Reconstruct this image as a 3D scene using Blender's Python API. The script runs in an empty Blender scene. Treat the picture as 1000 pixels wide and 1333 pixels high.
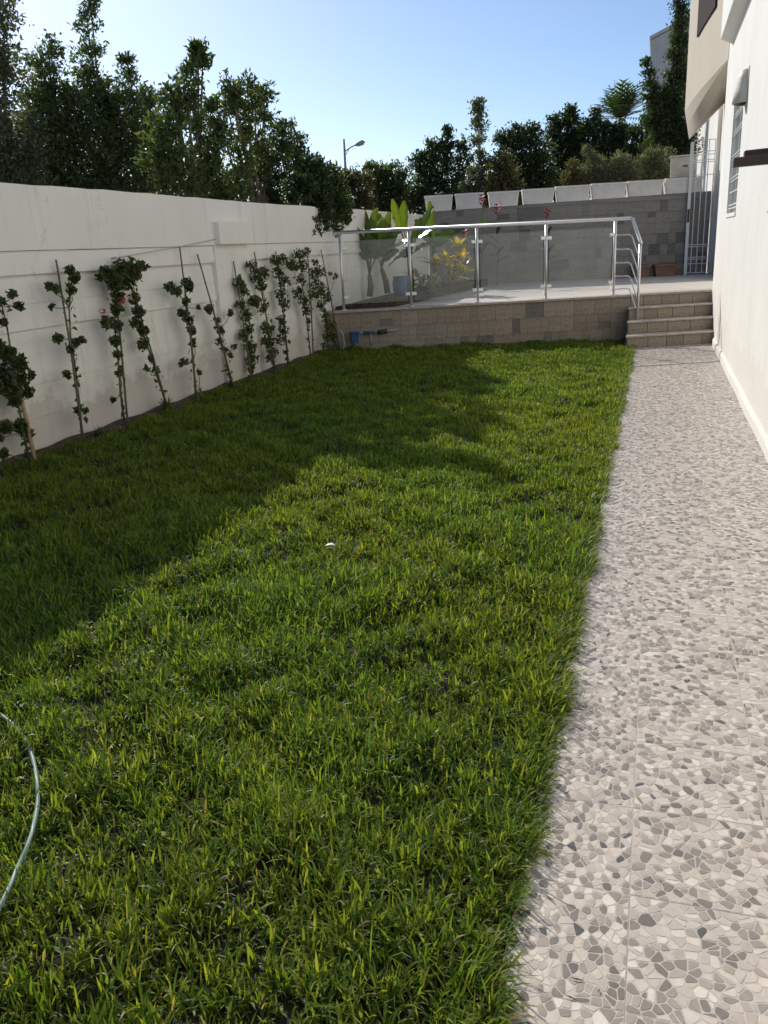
import bpy, math, random
import numpy as np
from mathutils import Vector, Matrix

random.seed(7)
rng = np.random.default_rng(11)
scene = bpy.context.scene
COL = scene.collection
R = math.radians

# ------------------------------------------------------------------ camera
CAM_H = 1.565
FPX = 1087.08                      # focal length in pixels of the 1000x1333 photograph
XR = Vector((0.95376, 0.29665, -0.04856))     # image right in the world
def _axes():
    vp = Vector((857 - 500, 302 - 666.5, FPX)).normalized()      # world +Y seen by the camera
    zz = -Vector((675 - 500, 4080 - 666.5, FPX)).normalized()    # world +Z
    zz = (zz - vp * zz.dot(vp)).normalized()
    xx = vp.cross(zz)
    if xx.x < 0: xx = -xx
    return xx, vp, zz
_x, _y, _z = _axes()
ROT = Matrix((_x, _y, _z))         # world = ROT @ camera(right, down, forward)
right = ROT @ Vector((1, 0, 0)); down = ROT @ Vector((0, 1, 0)); fwd = ROT @ Vector((0, 0, 1))
cam_data = bpy.data.cameras.new('camera')
cam = bpy.data.objects.new('camera', cam_data)
COL.objects.link(cam)
m = Matrix((right, -down, -fwd)).transposed().to_4x4()
m.translation = Vector((0, 0, CAM_H))
cam.matrix_world = m
cam_data.sensor_fit = 'VERTICAL'
cam_data.sensor_height = 36
cam_data.sensor_width = 27
cam_data.lens = 36 * FPX / 1333
cam_data.clip_end = 1500
cam_data.clip_start = 0.05
scene.camera = cam

# ------------------------------------------------------------------ sky, sun, exposure
SUN_AZ, SUN_EL = 43.0, 31.4        # azimuth from +Y towards -X
world = bpy.data.worlds.new('World')
scene.world = world
world.use_nodes = True
wn = world.node_tree.nodes; wl = world.node_tree.links
sky = wn.new('ShaderNodeTexSky'); sky.sky_type = 'NISHITA'; sky.sun_disc = False
sky.sun_elevation = R(SUN_EL); sky.sun_rotation = R(-SUN_AZ)
sky.air_density = 0.8; sky.dust_density = 0.55; sky.ozone_density = 4.0
wl.new(sky.outputs[0], wn['Background'].inputs[0])
wn['Background'].inputs[1].default_value = 0.12
sd = bpy.data.lights.new('sun', 'SUN'); sd.energy = 4.0; sd.angle = R(0.55); sd.color = (1.0, 0.93, 0.82)
sun = bpy.data.objects.new('sun', sd); COL.objects.link(sun)
sdir = Vector((-math.sin(R(SUN_AZ)) * math.cos(R(SUN_EL)), math.cos(R(SUN_AZ)) * math.cos(R(SUN_EL)), math.sin(R(SUN_EL))))
sun.rotation_euler = sdir.to_track_quat('Z', 'Y').to_euler(); sun.location = (-20, 20, 20)
scene.view_settings.view_transform = 'Standard'
scene.view_settings.look = 'None'
scene.view_settings.exposure = 0.1
scene.view_settings.gamma = 1.0
scene.view_settings.use_curve_mapping = False

# ------------------------------------------------------------------ helpers: points of the place
CO = Vector((0, 0, CAM_H))
def ray(x, y): return ROT @ Vector((x - 500, y - 666.5, FPX))
def at_z(x, y, z): r = ray(x, y); return CO + r * ((z - CAM_H) / r.z)
def at_x(x, y, X): r = ray(x, y); return CO + r * (X / r.x)
def at_y(x, y, Y): r = ray(x, y); return CO + r * (Y / r.y)
def px_at(p): v = ROT.transposed() @ (Vector(p) - CO); return FPX / v.z      # pixels per metre there
SK = 0.42                                           # the terrace front runs at an angle to the path
def front_y(X): return 13.74 + SK * X
def at_front(x, y, off=0.0):
    r = ray(x, y); t = (13.74 + off) / (r.y - SK * r.x); return CO + r * t
TZ = 0.68                                           # terrace level
WX = -4.63                                          # left boundary wall face
HX = 0.83                                           # house wall face
def lawn_z(x): return 0.13 * np.clip((-0.3 - x) / 4.3, 0, 1) - 0.012
def mound(x, y):
    f = np.clip((-0.34 - x) / 0.25, 0, 1)
    return f * (0.022 * np.sin(x * 7.3 + 1.9 * np.sin(y * 3.1)) * np.sin(y * 6.1 + 1.3 * np.sin(x * 4.3)) + 0.015 * np.sin(x * 15.1 + y * 4 + 2) * np.sin(y * 13.7 - x * 3))

# ------------------------------------------------------------------ helpers: materials
def nodes_of(mt):
    mt.use_nodes = True
    nt = mt.node_tree
    return nt, nt.nodes, nt.links, nt.nodes['Principled BSDF']
def coord(nt, scale, kind='Object'):
    tc = nt.nodes.new('ShaderNodeTexCoord'); mp = nt.nodes.new('ShaderNodeMapping')
    mp.inputs['Scale'].default_value = scale if isinstance(scale, (tuple, list)) else (scale,) * 3
    nt.links.new(tc.outputs[kind], mp.inputs[0]); return mp.outputs[0]
def noise(nt, vec, scale, detail=4, rough=0.55):
    n = nt.nodes.new('ShaderNodeTexNoise'); n.inputs['Scale'].default_value = scale
    n.inputs['Detail'].default_value = detail; n.inputs['Roughness'].default_value = rough
    nt.links.new(vec, n.inputs['Vector']); return n.outputs['Fac']
def ramp(nt, fac, stops):
    r = nt.nodes.new('ShaderNodeValToRGB'); e = r.color_ramp.elements
    while len(e) < len(stops): e.new(0.5)
    for el, (p, c) in zip(e, stops): el.position = p; el.color = (*c, 1)
    nt.links.new(fac, r.inputs[0]); return r.outputs[0]
def mixc(nt, fac, a, b, mode='MIX'):
    mx = nt.nodes.new('ShaderNodeMix'); mx.data_type = 'RGBA'; mx.blend_type = mode
    for sock, v in ((mx.inputs[0], fac), (mx.inputs[6], a), (mx.inputs[7], b)):
        if hasattr(v, 'links'): nt.links.new(v, sock)
        elif isinstance(v, (int, float)): sock.default_value = v
        else: sock.default_value = (*v, 1)
    return mx.outputs[2]
def bump(nt, b, h, strength, dist):
    n = nt.nodes.new('ShaderNodeBump'); n.inputs['Strength'].default_value = strength; n.inputs['Distance'].default_value = dist
    nt.links.new(h, n.inputs['Height']); nt.links.new(n.outputs[0], b.inputs['Normal'])
MATS = {}
def plain(name, col, rough=0.6, var=0.15, scale=6.0, metal=0.0, bmp=0.0, bscale=60, spec=None, kind='Object'):
    mt = bpy.data.materials.new(name); nt, N, L, b = nodes_of(mt)
    v = coord(nt, 1.0, kind)
    f = noise(nt, v, scale)
    d = tuple(c * (1 - var) for c in col); l = tuple(min(1, c * (1 + var)) for c in col)
    L.new(ramp(nt, f, [(0.3, d), (0.7, l)]), b.inputs['Base Color'])
    b.inputs['Roughness'].default_value = rough; b.inputs['Metallic'].default_value = metal
    if spec is not None: b.inputs['Specular IOR Level'].default_value = spec
    if bmp: bump(nt, b, noise(nt, v, bscale), bmp, 0.01)
    MATS[name] = mt; return mt
def plaster(name, col, stain, amount=0.5, splash=0.0):
    """painted render: faint trowel marks, weather streaks and grime with shapes of their own"""
    mt = bpy.data.materials.new(name); nt, N, L, b = nodes_of(mt)
    v = coord(nt, 1.0)
    big = noise(nt, v, 1.3, 5)
    c = ramp(nt, big, [(0.3, tuple(x * 0.93 for x in col)), (0.7, col)])
    streak = noise(nt, coord(nt, (5.0, 5.0, 0.45)), 1.6, 6, 0.65)
    sf = ramp(nt, streak, [(0.56, (0, 0, 0)), (0.78, (amount,) * 3)])
    c = mixc(nt, sf, c, stain)
    spot = noise(nt, v, 9.0, 6, 0.7)
    sp = ramp(nt, spot, [(0.66, (0, 0, 0)), (0.74, (amount * 0.6,) * 3)])
    c = mixc(nt, sp, c, tuple(x * 0.7 for x in stain))
    # hairline cracks
    vo = N.new('ShaderNodeTexVoronoi'); vo.feature = 'DISTANCE_TO_EDGE'; vo.inputs['Scale'].default_value = 0.55
    wp = N.new('ShaderNodeVectorMath'); wp.operation = 'ADD'; nz = N.new('ShaderNodeTexNoise'); nz.inputs['Scale'].default_value = 2.2; nz.inputs['Detail'].default_value = 5
    L.new(v, nz.inputs['Vector']); L.new(v, wp.inputs[0]); L.new(nz.outputs['Color'], wp.inputs[1]); L.new(wp.outputs[0], vo.inputs['Vector'])
    ck = ramp(nt, vo.outputs['Distance'], [(0.0, (amount * 0.55,) * 3), (0.0035, (0, 0, 0))])
    c = mixc(nt, ck, c, tuple(x * 0.6 for x in stain))
    if splash:                                    # soil splashed up from the bed, ragged upper edge
        sx = N.new('ShaderNodeSeparateXYZ'); L.new(v, sx.inputs[0])
        ma = N.new('ShaderNodeMath'); ma.operation = 'MULTIPLY_ADD'; L.new(noise(nt, v, 3.5, 6, 0.7), ma.inputs[0]); ma.inputs[1].default_value = -0.9; L.new(sx.outputs['Z'], ma.inputs[2])
        dirt = ramp(nt, ma.outputs[0], [(0.0, (splash,) * 3), (0.04, (splash * 0.5,) * 3), (0.25, (0, 0, 0))])
        c = mixc(nt, dirt, c, (0.34, 0.25, 0.18))
    L.new(c, b.inputs['Base Color']); b.inputs['Roughness'].default_value = 0.85
    b.inputs['Specular IOR Level'].default_value = 0.25
    bump(nt, b, noise(nt, v, 35, 6, 0.7), 0.35, 0.006)
    MATS[name] = mt; return mt
def leafmat(name, trans=0.35, rough=0.45, tcol=(1.25, 1.35, 0.6), spec=0.4):
    """leaf or blade: colour from the 'tint' attribute, part of the light passes through"""
    mt = bpy.data.materials.new(name); nt, N, L, b = nodes_of(mt)
    at = N.new('ShaderNodeAttribute'); at.attribute_name = 'tint'
    L.new(at.outputs['Color'], b.inputs['Base Color'])
    b.inputs['Roughness'].default_value = rough; b.inputs['Specular IOR Level'].default_value = spec
    tr = N.new('ShaderNodeBsdfTranslucent')
    L.new(mixc(nt, 1.0, at.outputs['Color'], tcol, 'MULTIPLY'), tr.inputs[0])
    mx = N.new('ShaderNodeMixShader'); mx.inputs[0].default_value = trans
    L.new(b.outputs[0], mx.inputs[1]); L.new(tr.outputs[0], mx.inputs[2])
    L.new(mx.outputs[0], N['Material Output'].inputs[0])
    MATS[name] = mt; return mt

plaster('wall_white', (0.87, 0.835, 0.765), (0.58, 0.52, 0.44), 0.5, splash=0.42)
plaster('house_white', (0.86, 0.85, 0.80), (0.60, 0.57, 0.50), 0.32, splash=0.16)
plaster('balcony_cream', (0.57, 0.51, 0.41), (0.38, 0.33, 0.25), 0.4)
plaster('rear_wing_white', (0.80, 0.79, 0.76), (0.5, 0.48, 0.44), 0.3)
plaster('far_cream', (0.78, 0.73, 0.64), (0.4, 0.37, 0.32), 0.3)
plain('soil', (0.075, 0.05, 0.034), 0.95, 0.5, 14, bmp=0.8, bscale=45)
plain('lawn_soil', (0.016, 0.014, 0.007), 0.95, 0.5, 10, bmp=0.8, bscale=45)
plain('earth', (0.17, 0.13, 0.09), 0.95, 0.35, 0.8)
plain('grout', (0.48, 0.45, 0.41), 0.85, 0.15, 40)
plain('cement', (0.27, 0.23, 0.19), 0.9, 0.2, 8, bmp=0.3)
plain('terrace_tile', (0.56, 0.52, 0.47), 0.55, 0.1, 3)
plain('tread_stone', (0.42, 0.36, 0.30), 0.6, 0.2, 9)
plain('steel', (0.72, 0.72, 0.71), 0.38, 0.05, 20, metal=0.75)
plain('white_paint', (0.78, 0.78, 0.76), 0.45, 0.05, 12)
plain('planter_white', (0.80, 0.77, 0.73), 0.6, 0.1, 5)
plain('terracotta', (0.27, 0.14, 0.10), 0.8, 0.2, 9)
plain('bamboo', (0.15, 0.115, 0.08), 0.75, 0.35, 25)
plain('cane_pale', (0.42, 0.27, 0.14), 0.7, 0.25, 25)
plain('stem_green', (0.10, 0.12, 0.045), 0.7, 0.3, 25)
plain('stem_brown', (0.12, 0.085, 0.055), 0.8, 0.3, 20)
plain('bark', (0.13, 0.105, 0.08), 0.9, 0.35, 12, bmp=0.6)
plain('bark_pale', (0.48, 0.45, 0.40), 0.8, 0.25, 6)
plain('hose', (0.13, 0.21, 0.19), 0.55, 0.15, 30)
plain('hose_stripe', (0.22, 0.31, 0.29), 0.55, 0.1, 30)
plain('blue_plastic', (0.02, 0.075, 0.20), 0.5, 0.2, 20)
plain('blue_glaze', (0.12, 0.17, 0.26), 0.35, 0.2, 10)
plain('pipe_grey', (0.36, 0.36, 0.36), 0.5, 0.15, 20)
plain('dark_metal', (0.03, 0.03, 0.03), 0.5, 0.2, 20)
plain('brown_timber', (0.045, 0.026, 0.02), 0.6, 0.35, 14)
plain('lamp_cream', (0.60, 0.56, 0.46), 0.6, 0.1, 8)
plain('cabinet_cream', (0.55, 0.50, 0.40), 0.6, 0.1, 8)
plain('shutter_grey', (0.42, 0.42, 0.42), 0.6, 0.06, 8)
plain('opening_shade', (0.035, 0.022, 0.022), 0.8, 0.2, 8, spec=0.08)  # near-black colour paints the shade inside the balcony window opening
plain('paper', (0.82, 0.82, 0.82), 0.7, 0.03, 8)
plain('wire', (0.35, 0.34, 0.33), 0.6, 0.1, 8)
plain('red_petal', (0.40, 0.03, 0.03), 0.55, 0.3, 40)
plain('galvanised', (0.42, 0.44, 0.46), 0.5, 0.1, 4, metal=0.3)
CLAD = []
for i, c in enumerate([(0.225, 0.193, 0.160), (0.213, 0.179, 0.146), (0.145, 0.128, 0.112), (0.238, 0.205, 0.170), (0.200, 0.168, 0.138), (0.122, 0.111, 0.102)]):
    c = (c[0] * 1.40, c[1] * 1.32, c[2] * 1.20)
    CLAD.append(plain('clad_stone_%d' % i, c, 0.6, 0.28, 5, bmp=0.25, bscale=30, kind='Generated'))
CLADR = []
for i, c in enumerate([(0.285, 0.268, 0.245), (0.272, 0.255, 0.233), (0.185, 0.176, 0.168), (0.300, 0.280, 0.254), (0.258, 0.240, 0.218), (0.145, 0.14, 0.137)]):
    c = (c[0] * 0.86, c[1] * 0.84, c[2] * 0.80)
    CLADR.append(plain('clad_grey_%d' % i, c, 0.6, 0.25, 5, bmp=0.25, bscale=30, kind='Generated'))
leafmat('grass_blade', 0.52, 0.45, (1.6, 1.5, 0.55), 0.3)
leafmat('leaf', 0.48, 0.45)
leafmat('big_leaf', 0.45, 0.35, (1.5, 1.5, 0.5), 0.5)
leafmat('waxy_leaf', 0.15, 0.30, (1.3, 1.3, 0.7), 0.9)
# chip tiles: colour of every chip from 'tint'
mt = bpy.data.materials.new('mosaic_chip'); nt, N, L, b = nodes_of(mt)
a_ = N.new('ShaderNodeAttribute'); a_.attribute_name = 'tint'
gr = ramp(nt, noise(nt, coord(nt, 1.0), 45, 5, 0.65), [(0.3, (0.86, 0.86, 0.86)), (0.7, (1.06, 1.05, 1.04))])
wd = ramp(nt, noise(nt, coord(nt, 1.0, 'Generated'), 2.5, 3), [(0.3, (0.93, 0.93, 0.93)), (0.7, (1.0, 1.0, 1.0))])
L.new(mixc(nt, 1.0, mixc(nt, 1.0, a_.outputs['Color'], gr, 'MULTIPLY'), wd, 'MULTIPLY'), b.inputs['Base Color'])
b.inputs['Roughness'].default_value = 0.40; b.inputs['Specular IOR Level'].default_value = 0.5
MATS['mosaic_chip'] = mt
# glass: thin clear sheet
mt = bpy.data.materials.new('glass'); nt, N, L, b = nodes_of(mt)
gl = N.new('ShaderNodeBsdfGlossy'); gl.inputs['Roughness'].default_value = 0.03; gl.inputs['Color'].default_value = (0.9, 0.95, 0.95, 1)
tp = N.new('ShaderNodeBsdfTransparent'); tp.inputs[0].default_value = (0.95, 0.965, 0.96, 1)
df = N.new('ShaderNodeBsdfDiffuse'); df.inputs[0].default_value = (0.66, 0.65, 0.62, 1)
fr = N.new('ShaderNodeFresnel'); fr.inputs[0].default_value = 1.28
m1 = N.new('ShaderNodeMixShader'); m2 = N.new('ShaderNodeMixShader'); 
dust = ramp(nt, noise(nt, coord(nt, 1.0), 3.0, 6, 0.7), [(0.3, (0.05,) * 3), (0.75, (0.11,) * 3)])
L.new(dust, m2.inputs[0]); L.new(tp.outputs[0], m2.inputs[1]); L.new(df.outputs[0], m2.inputs[2])
L.new(fr.outputs[0], m1.inputs[0]); L.new(m2.outputs[0], m1.inputs[1]); L.new(gl.outputs[0], m1.inputs[2])
L.new(m1.outputs[0], N['Material Output'].inputs[0])
MATS['glass'] = mt
M = MATS

# ------------------------------------------------------------------ helpers: meshes and objects
ORG = {}
def tag(o, label=None, cat=None, group=None, kind=None):
    if label: o['label'] = label
    if cat: o['category'] = cat
    if group: o['group'] = group
    if kind: o['kind'] = kind
    return o
def thing(name, loc, label, cat, group=None):
    o = bpy.data.objects.new(name, None); COL.objects.link(o)
    o.location = loc; o.empty_display_size = 0.1; ORG[o.as_pointer()] = Vector(loc)
    return tag(o, label, cat, group)
class MB:
    def __init__(s): s.v = []; s.f = []; s.mi = []; s.c = []; s.cur = 0; s.tint = None
    def add(s, verts, faces):
        n = len(s.v); s.v += [tuple(p) for p in verts]
        for f in faces: s.f.append(tuple(i + n for i in f)); s.mi.append(s.cur)
        if s.tint is not None: s.c += [s.tint] * len(verts)
        return s
    def box(s, c, d, rz=0.0, taper=1.0):
        x, y, z = (k / 2 for k in d); cs, sn = math.cos(rz), math.sin(rz); P = []
        for k, t in ((-z, taper), (z, 1.0)):
            for i, j in ((-x, -y), (x, -y), (x, y), (-x, y)):
                i *= t; j *= t
                P.append((c[0] + i * cs - j * sn, c[1] + i * sn + j * cs, c[2] + k))
        return s.add(P, [(3, 2, 1, 0), (4, 5, 6, 7), (0, 1, 5, 4), (1, 2, 6, 5), (2, 3, 7, 6), (3, 0, 4, 7)])
    def box2(s, a, b_): return s.box([(a[i] + b_[i]) / 2 for i in range(3)], [abs(b_[i] - a[i]) for i in range(3)])
    def hexa(s, p): return s.add(p, [(3, 2, 1, 0), (4, 5, 6, 7), (0, 1, 5, 4), (1, 2, 6, 5), (2, 3, 7, 6), (3, 0, 4, 7)])
    def tube(s, pts, rad, n=8, cap=True):
        pts = [Vector(p) for p in pts]; P = []; F = []
        if not isinstance(rad, (list, tuple)): rad = [rad] * len(pts)
        t0 = (pts[1] - pts[0]).normalized()
        nrm = t0.orthogonal().normalized()
        for i, p in enumerate(pts):
            a = pts[max(i - 1, 0)]; b_ = pts[min(i + 1, len(pts) - 1)]; t = (b_ - a).normalized()
            nrm = (nrm - t * nrm.dot(t)).normalized(); bn = t.cross(nrm)
            for k in range(n):
                an = 2 * math.pi * k / n; P.append(p + (nrm * math.cos(an) + bn * math.sin(an)) * rad[i])
        for i in range(len(pts) - 1):
            for k in range(n):
                k2 = (k + 1) % n; F.append((i * n + k, i * n + k2, (i + 1) * n + k2, (i + 1) * n + k))
        if cap: F.append(tuple(range(n))[::-1]); F.append(tuple((len(pts) - 1) * n + k for k in range(n)))
        return s.add(P, F)
    def build(s, name, mats, parent=None, smooth=False, org=None, bevel=0.0):
        o_ = Vector(org) if org is not None else (ORG[parent.as_pointer()] if parent else Vector((0, 0, 0)))
        me = bpy.data.meshes.new(name)
        me.from_pydata([tuple(Vector(p) - o_) for p in s.v], [], s.f)
        mats = mats if isinstance(mats, (list, tuple)) else [mats]
        for mm in mats: me.materials.append(M[mm] if isinstance(mm, str) else mm)
        if len(mats) > 1: me.polygons.foreach_set('material_index', s.mi)
        if smooth: me.polygons.foreach_set('use_smooth', [True] * len(me.polygons))
        if s.c:
            at = me.color_attributes.new('tint', 'FLOAT_COLOR', 'POINT')
            at.data.foreach_set('color', np.array([(*c, 1.0) for c in s.c], dtype=np.float32).ravel())
        me.update()
        o = bpy.data.objects.new(name, me); COL.objects.link(o)
        if parent: o.parent = parent
        else: o.location = o_
        ORG[o.as_pointer()] = o_
        if bevel:
            bv = o.modifiers.new('edge', 'BEVEL'); bv.width = bevel; bv.segments = 2; bv.limit_method = 'ANGLE'
        return o
def np_mesh(name, verts, faces_flat, loop_starts, loop_totals, mat, tint=None, parent=None, org=(0, 0, 0), smooth=False):
    me = bpy.data.meshes.new(name)
    verts = verts - np.array(org)
    me.vertices.add(len(verts)); me.vertices.foreach_set('co', verts.astype(np.float32).ravel())
    me.loops.add(len(faces_flat)); me.loops.foreach_set('vertex_index', faces_flat.astype(np.int32))
    me.polygons.add(len(loop_starts)); me.polygons.foreach_set('loop_start', loop_starts.astype(np.int32))
    if smooth: me.polygons.foreach_set('use_smooth', np.ones(len(loop_starts), dtype=bool))
    me.update(calc_edges=True)
    if tint is not None:
        at = me.color_attributes.new('tint', 'FLOAT_COLOR', 'POINT')
        at.data.foreach_set('color', np.concatenate([tint, np.ones((len(tint), 1))], 1).astype(np.float32).ravel())
    me.materials.append(M[mat])
    o = bpy.data.objects.new(name, me); COL.objects.link(o)
    if parent: o.parent = parent
    else: o.location = org
    ORG[o.as_pointer()] = Vector(org)
    return o

def unit(v): return v / np.maximum(np.linalg.norm(v, axis=-1, keepdims=True), 1e-9)
def leaves_mesh(name, P, size, base_cols, parent, org, mat='leaf', outward=None, upbias=0.35, aspect=0.42, droop=0.0, fold=0.25, sizevar=0.35):
    """one small folded leaf (two triangles) at each point"""
    n = len(P)
    d = unit(rng.normal(size=(n, 3)) + (outward * 0.9 if outward is not None else 0) + np.array([0, 0, upbias - droop]))
    w = unit(np.cross(d, rng.normal(size=(n, 3)))); nn = np.cross(d, w)
    sz = size * (1 + sizevar * rng.normal(size=(n, 1))).clip(0.45, 1.8)
    base = P - d * sz * 0.5; tip = P + d * sz * 0.5
    l = P - d * sz * 0.08 + w * sz * aspect * 0.5 + nn * sz * fold * 0.4
    r = P - d * sz * 0.08 - w * sz * aspect * 0.5 + nn * sz * fold * 0.4
    V = np.stack([base, l, tip, r], 1).reshape(-1, 3)
    i0 = np.arange(n) * 4
    F = np.stack([i0, i0 + 2, i0 + 1, i0, i0 + 3, i0 + 2], 1).ravel()
    cols = np.array(base_cols)[rng.integers(0, len(base_cols), n)] * (1 + 0.22 * rng.normal(size=(n, 1))).clip(0.45, 1.7)
    T = np.repeat(cols, 4, 0)
    k = 2 * n
    return np_mesh(name, V, F, np.arange(k) * 3, np.full(k, 3), mat, T, parent, org)

# ------------------------------------------------------------------ the ground
g = MB(); g.add([(-300, -60, -0.08), (300, -60, -0.08), (300, 500, -0.08), (-300, 500, -0.08)], [(0, 1, 2, 3)])
tag(g.build('ground', 'earth'), kind='structure')
# lawn bed: a gently uneven sheet of dark soil
nx, ny = 60, 200
xs = np.linspace(-4.62, -0.262, nx); V = []; F = []
for j in range(ny):
    for i, x in enumerate(xs):
        y0, y1 = -1.2, front_y(x) - 0.012
        y = y0 + (y1 - y0) * j / (ny - 1)
        V.append((x, y, float(lawn_z(x)) + float(mound(np.float64(x), np.float64(y)))))
for j in range(ny - 1):
    for i in range(nx - 1):
        a = j * nx + i; F.append((a, a + 1, a + nx + 1, a + nx))
b_ = MB(); b_.add(V, F)
tag(b_.build('lawn_soil', 'lawn_soil', smooth=True), kind='structure')
# strip of bare earth along the left wall
st = MB(); V = []; F = []
for j in range(150):
    y = -1.0 + j * (front_y(WX) + 1.0 - 0.03) / 149
    w = 0.15 + 0.05 * math.sin(y * 2.1) + 0.04 * math.sin(y * 5.3 + 1)
    z = float(lawn_z(-4.5)) + 0.018
    V += [(WX + 0.001, y, z + 0.03 + 0.01 * math.sin(y * 9)), (WX + w * 0.5, y, z + 0.022 + 0.012 * math.sin(y * 7 + 2)), (WX + w + 0.04, y, z - 0.03)]
for j in range(149):
    for k in range(2):
        a = j * 3 + k; F.append((a, a + 1, a + 4, a + 3))
st.add(V, F); tag(st.build('soil_strip', 'soil', smooth=True), kind='structure')

# ------------------------------------------------------------------ the path: mosaic-chip tiles
TS = 0.345
def clip_poly(poly, nx_, ny_, d):
    out = []
    for i in range(len(poly)):
        a = poly[i]; c = poly[(i + 1) % len(poly)]
        da = a[0] * nx_ + a[1] * ny_ - d; dc = c[0] * nx_ + c[1] * ny_ - d
        if da <= 0: out.append(a)
        if da * dc < 0:
            t = da / (da - dc); out.append((a[0] + (c[0] - a[0]) * t, a[1] + (c[1] - a[1]) * t))
    return out
PAL = [(0.60, 0.555, 0.505), (0.68, 0.64, 0.595), (0.53, 0.485, 0.44), (0.45, 0.41, 0.37), (0.57, 0.52, 0.48), (0.36, 0.325, 0.295),
       (0.29, 0.262, 0.24), (0.235, 0.212, 0.195), (0.18, 0.165, 0.155), (0.12, 0.12, 0.12), (0.085, 0.092, 0.098)]
PW = [0.15, 0.16, 0.11, 0.10, 0.10, 0.13, 0.12, 0.07, 0.035, 0.008, 0.002]
def area(p): return 0.5 * abs(sum(p[i][0] * p[(i + 1) % len(p)][1] - p[(i + 1) % len(p)][0] * p[i][1] for i in range(len(p))))
def tile_mesh(seed):
    rd = random.Random(seed); h = TS / 2 - 0.0008
    pts = []
    while len(pts) < 165:
        p = (rd.uniform(-h, h), rd.uniform(-h, h))
        if all((p[0] - q[0]) ** 2 + (p[1] - q[1]) ** 2 > 0.0165 ** 2 for q in pts): pts.append(p)
    cells = []
    for i, p in enumerate(pts):
        poly = [(-h, -h), (h, -h), (h, h), (-h, h)]
        for j, q in enumerate(pts):
            if i == j: continue
            dx, dy = q[0] - p[0], q[1] - p[1]; L_ = math.hypot(dx, dy)
            if L_ > 0.16: continue
            nx_, ny_ = dx / L_, dy / L_
            poly = clip_poly(poly, nx_, ny_, (p[0] + q[0]) / 2 * nx_ + (p[1] + q[1]) / 2 * ny_)
            if len(poly) < 3: break
        if len(poly) >= 3: cells.append(poly)
    out = []
    for c in cells:                                   # break the larger ones once more: sharper, splintered shapes
        if area(c) > 0.0008 and rd.random() < 0.6:
            cx = sum(p[0] for p in c) / len(c); cy = sum(p[1] for p in c) / len(c); an = rd.uniform(0, math.pi)
            nx_, ny_ = math.cos(an), math.sin(an); d = cx * nx_ + cy * ny_ + rd.uniform(-0.004, 0.004)
            for p in (clip_poly(c, nx_, ny_, d), clip_poly(c, -nx_, -ny_, -d)):
                if len(p) >= 3: out.append(p)
        else: out.append(c)
    mb = MB(); mb.tint = (0.53, 0.495, 0.45)
    s_ = TS / 2 - 0.0008
    mb.box((0, 0, -0.01285), (2 * s_, 2 * s_, 0.0245))      # biscuit and joint bed, top at -0.6 mm
    for c in out:
        def inset(poly, g_):
            cx = sum(p[0] for p in poly) / len(poly); cy = sum(p[1] for p in poly) / len(poly); q = list(poly)
            for i in range(len(poly)):
                a = poly[i]; e = poly[(i + 1) % len(poly)]; dx, dy = e[0] - a[0], e[1] - a[1]; L_ = math.hypot(dx, dy)
                if L_ < 1e-6: continue
                nx_, ny_ = dy / L_, -dx / L_
                if nx_ * (cx - a[0]) + ny_ * (cy - a[1]) > 0: nx_, ny_ = -nx_, -ny_
                q = clip_poly(q, nx_, ny_, a[0] * nx_ + a[1] * ny_ - g_)
                if len(q) < 3: return []
            return q
        hi = inset(c, 0.0021)
        if len(hi) < 3 or area(hi) < 2e-5: continue
        rc = []                                       # worn corners
        for i in range(len(hi)):
            a, p, e = hi[i - 1], hi[i], hi[(i + 1) % len(hi)]; q = rd.uniform(0.10, 0.24)
            rc += [(p[0] + (a[0] - p[0]) * q, p[1] + (a[1] - p[1]) * q), (p[0] + (e[0] - p[0]) * q, p[1] + (e[1] - p[1]) * q)]
        hi = rc
        k = rd.choices(range(len(PAL)), PW)[0]; v = rd.uniform(0.9, 1.08); mb.tint = (PAL[k][0] * v * 1.02, PAL[k][1] * v * 0.97, PAL[k][2] * v * 0.91)
        n = len(hi); cx = sum(p[0] for p in hi) / n; cy = sum(p[1] for p in hi) / n
        zt = rd.uniform(-0.0001, 0.0003); tx, ty = rd.gauss(0, 0.011), rd.gauss(0, 0.011)
        # outer ring follows the top polygon, pushed out by a millimetre
        ring = [(p[0] + (p[0] - cx) / max(1e-5, math.hypot(p[0] - cx, p[1] - cy)) * 0.0008, p[1] + (p[1] - cy) / max(1e-5, math.hypot(p[0] - cx, p[1] - cy)) * 0.0008) for p in hi]
        mb.add([(p[0], p[1], max(-0.0004, zt + (p[0] - cx) * tx + (p[1] - cy) * ty)) for p in hi] + [(p[0], p[1], -0.0007) for p in ring], [tuple(range(n))] + [(i, n + i, n + (i + 1) % n, (i + 1) % n) for i in range(n)])
    return mb
path = MB(); PE = -0.262; path.add([(PE, -1.2, -0.03), (HX + 0.1, -1.2, -0.03), (HX + 0.1, 13.5, -0.03), (PE, 13.5, -0.03), (PE, -1.2, -0.0014), (HX + 0.1, -1.2, -0.0014), (HX + 0.1, 13.5, -0.0014), (PE, 13.5, -0.0014)],
                      [(3, 2, 1, 0), (4, 5, 6, 7), (0, 1, 5, 4), (1, 2, 6, 5), (2, 3, 7, 6), (3, 0, 4, 7)])
path = tag(path.build('path', 'grout'), kind='structure')
tmeshes = []
for k in range(5):
    o = tile_mesh(100 + k).build('floor_tile', 'mosaic_chip', path); tmeshes.append(o.data)
    bpy.data.objects.remove(o)
Y0T = 1.773 - 8 * TS
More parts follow.
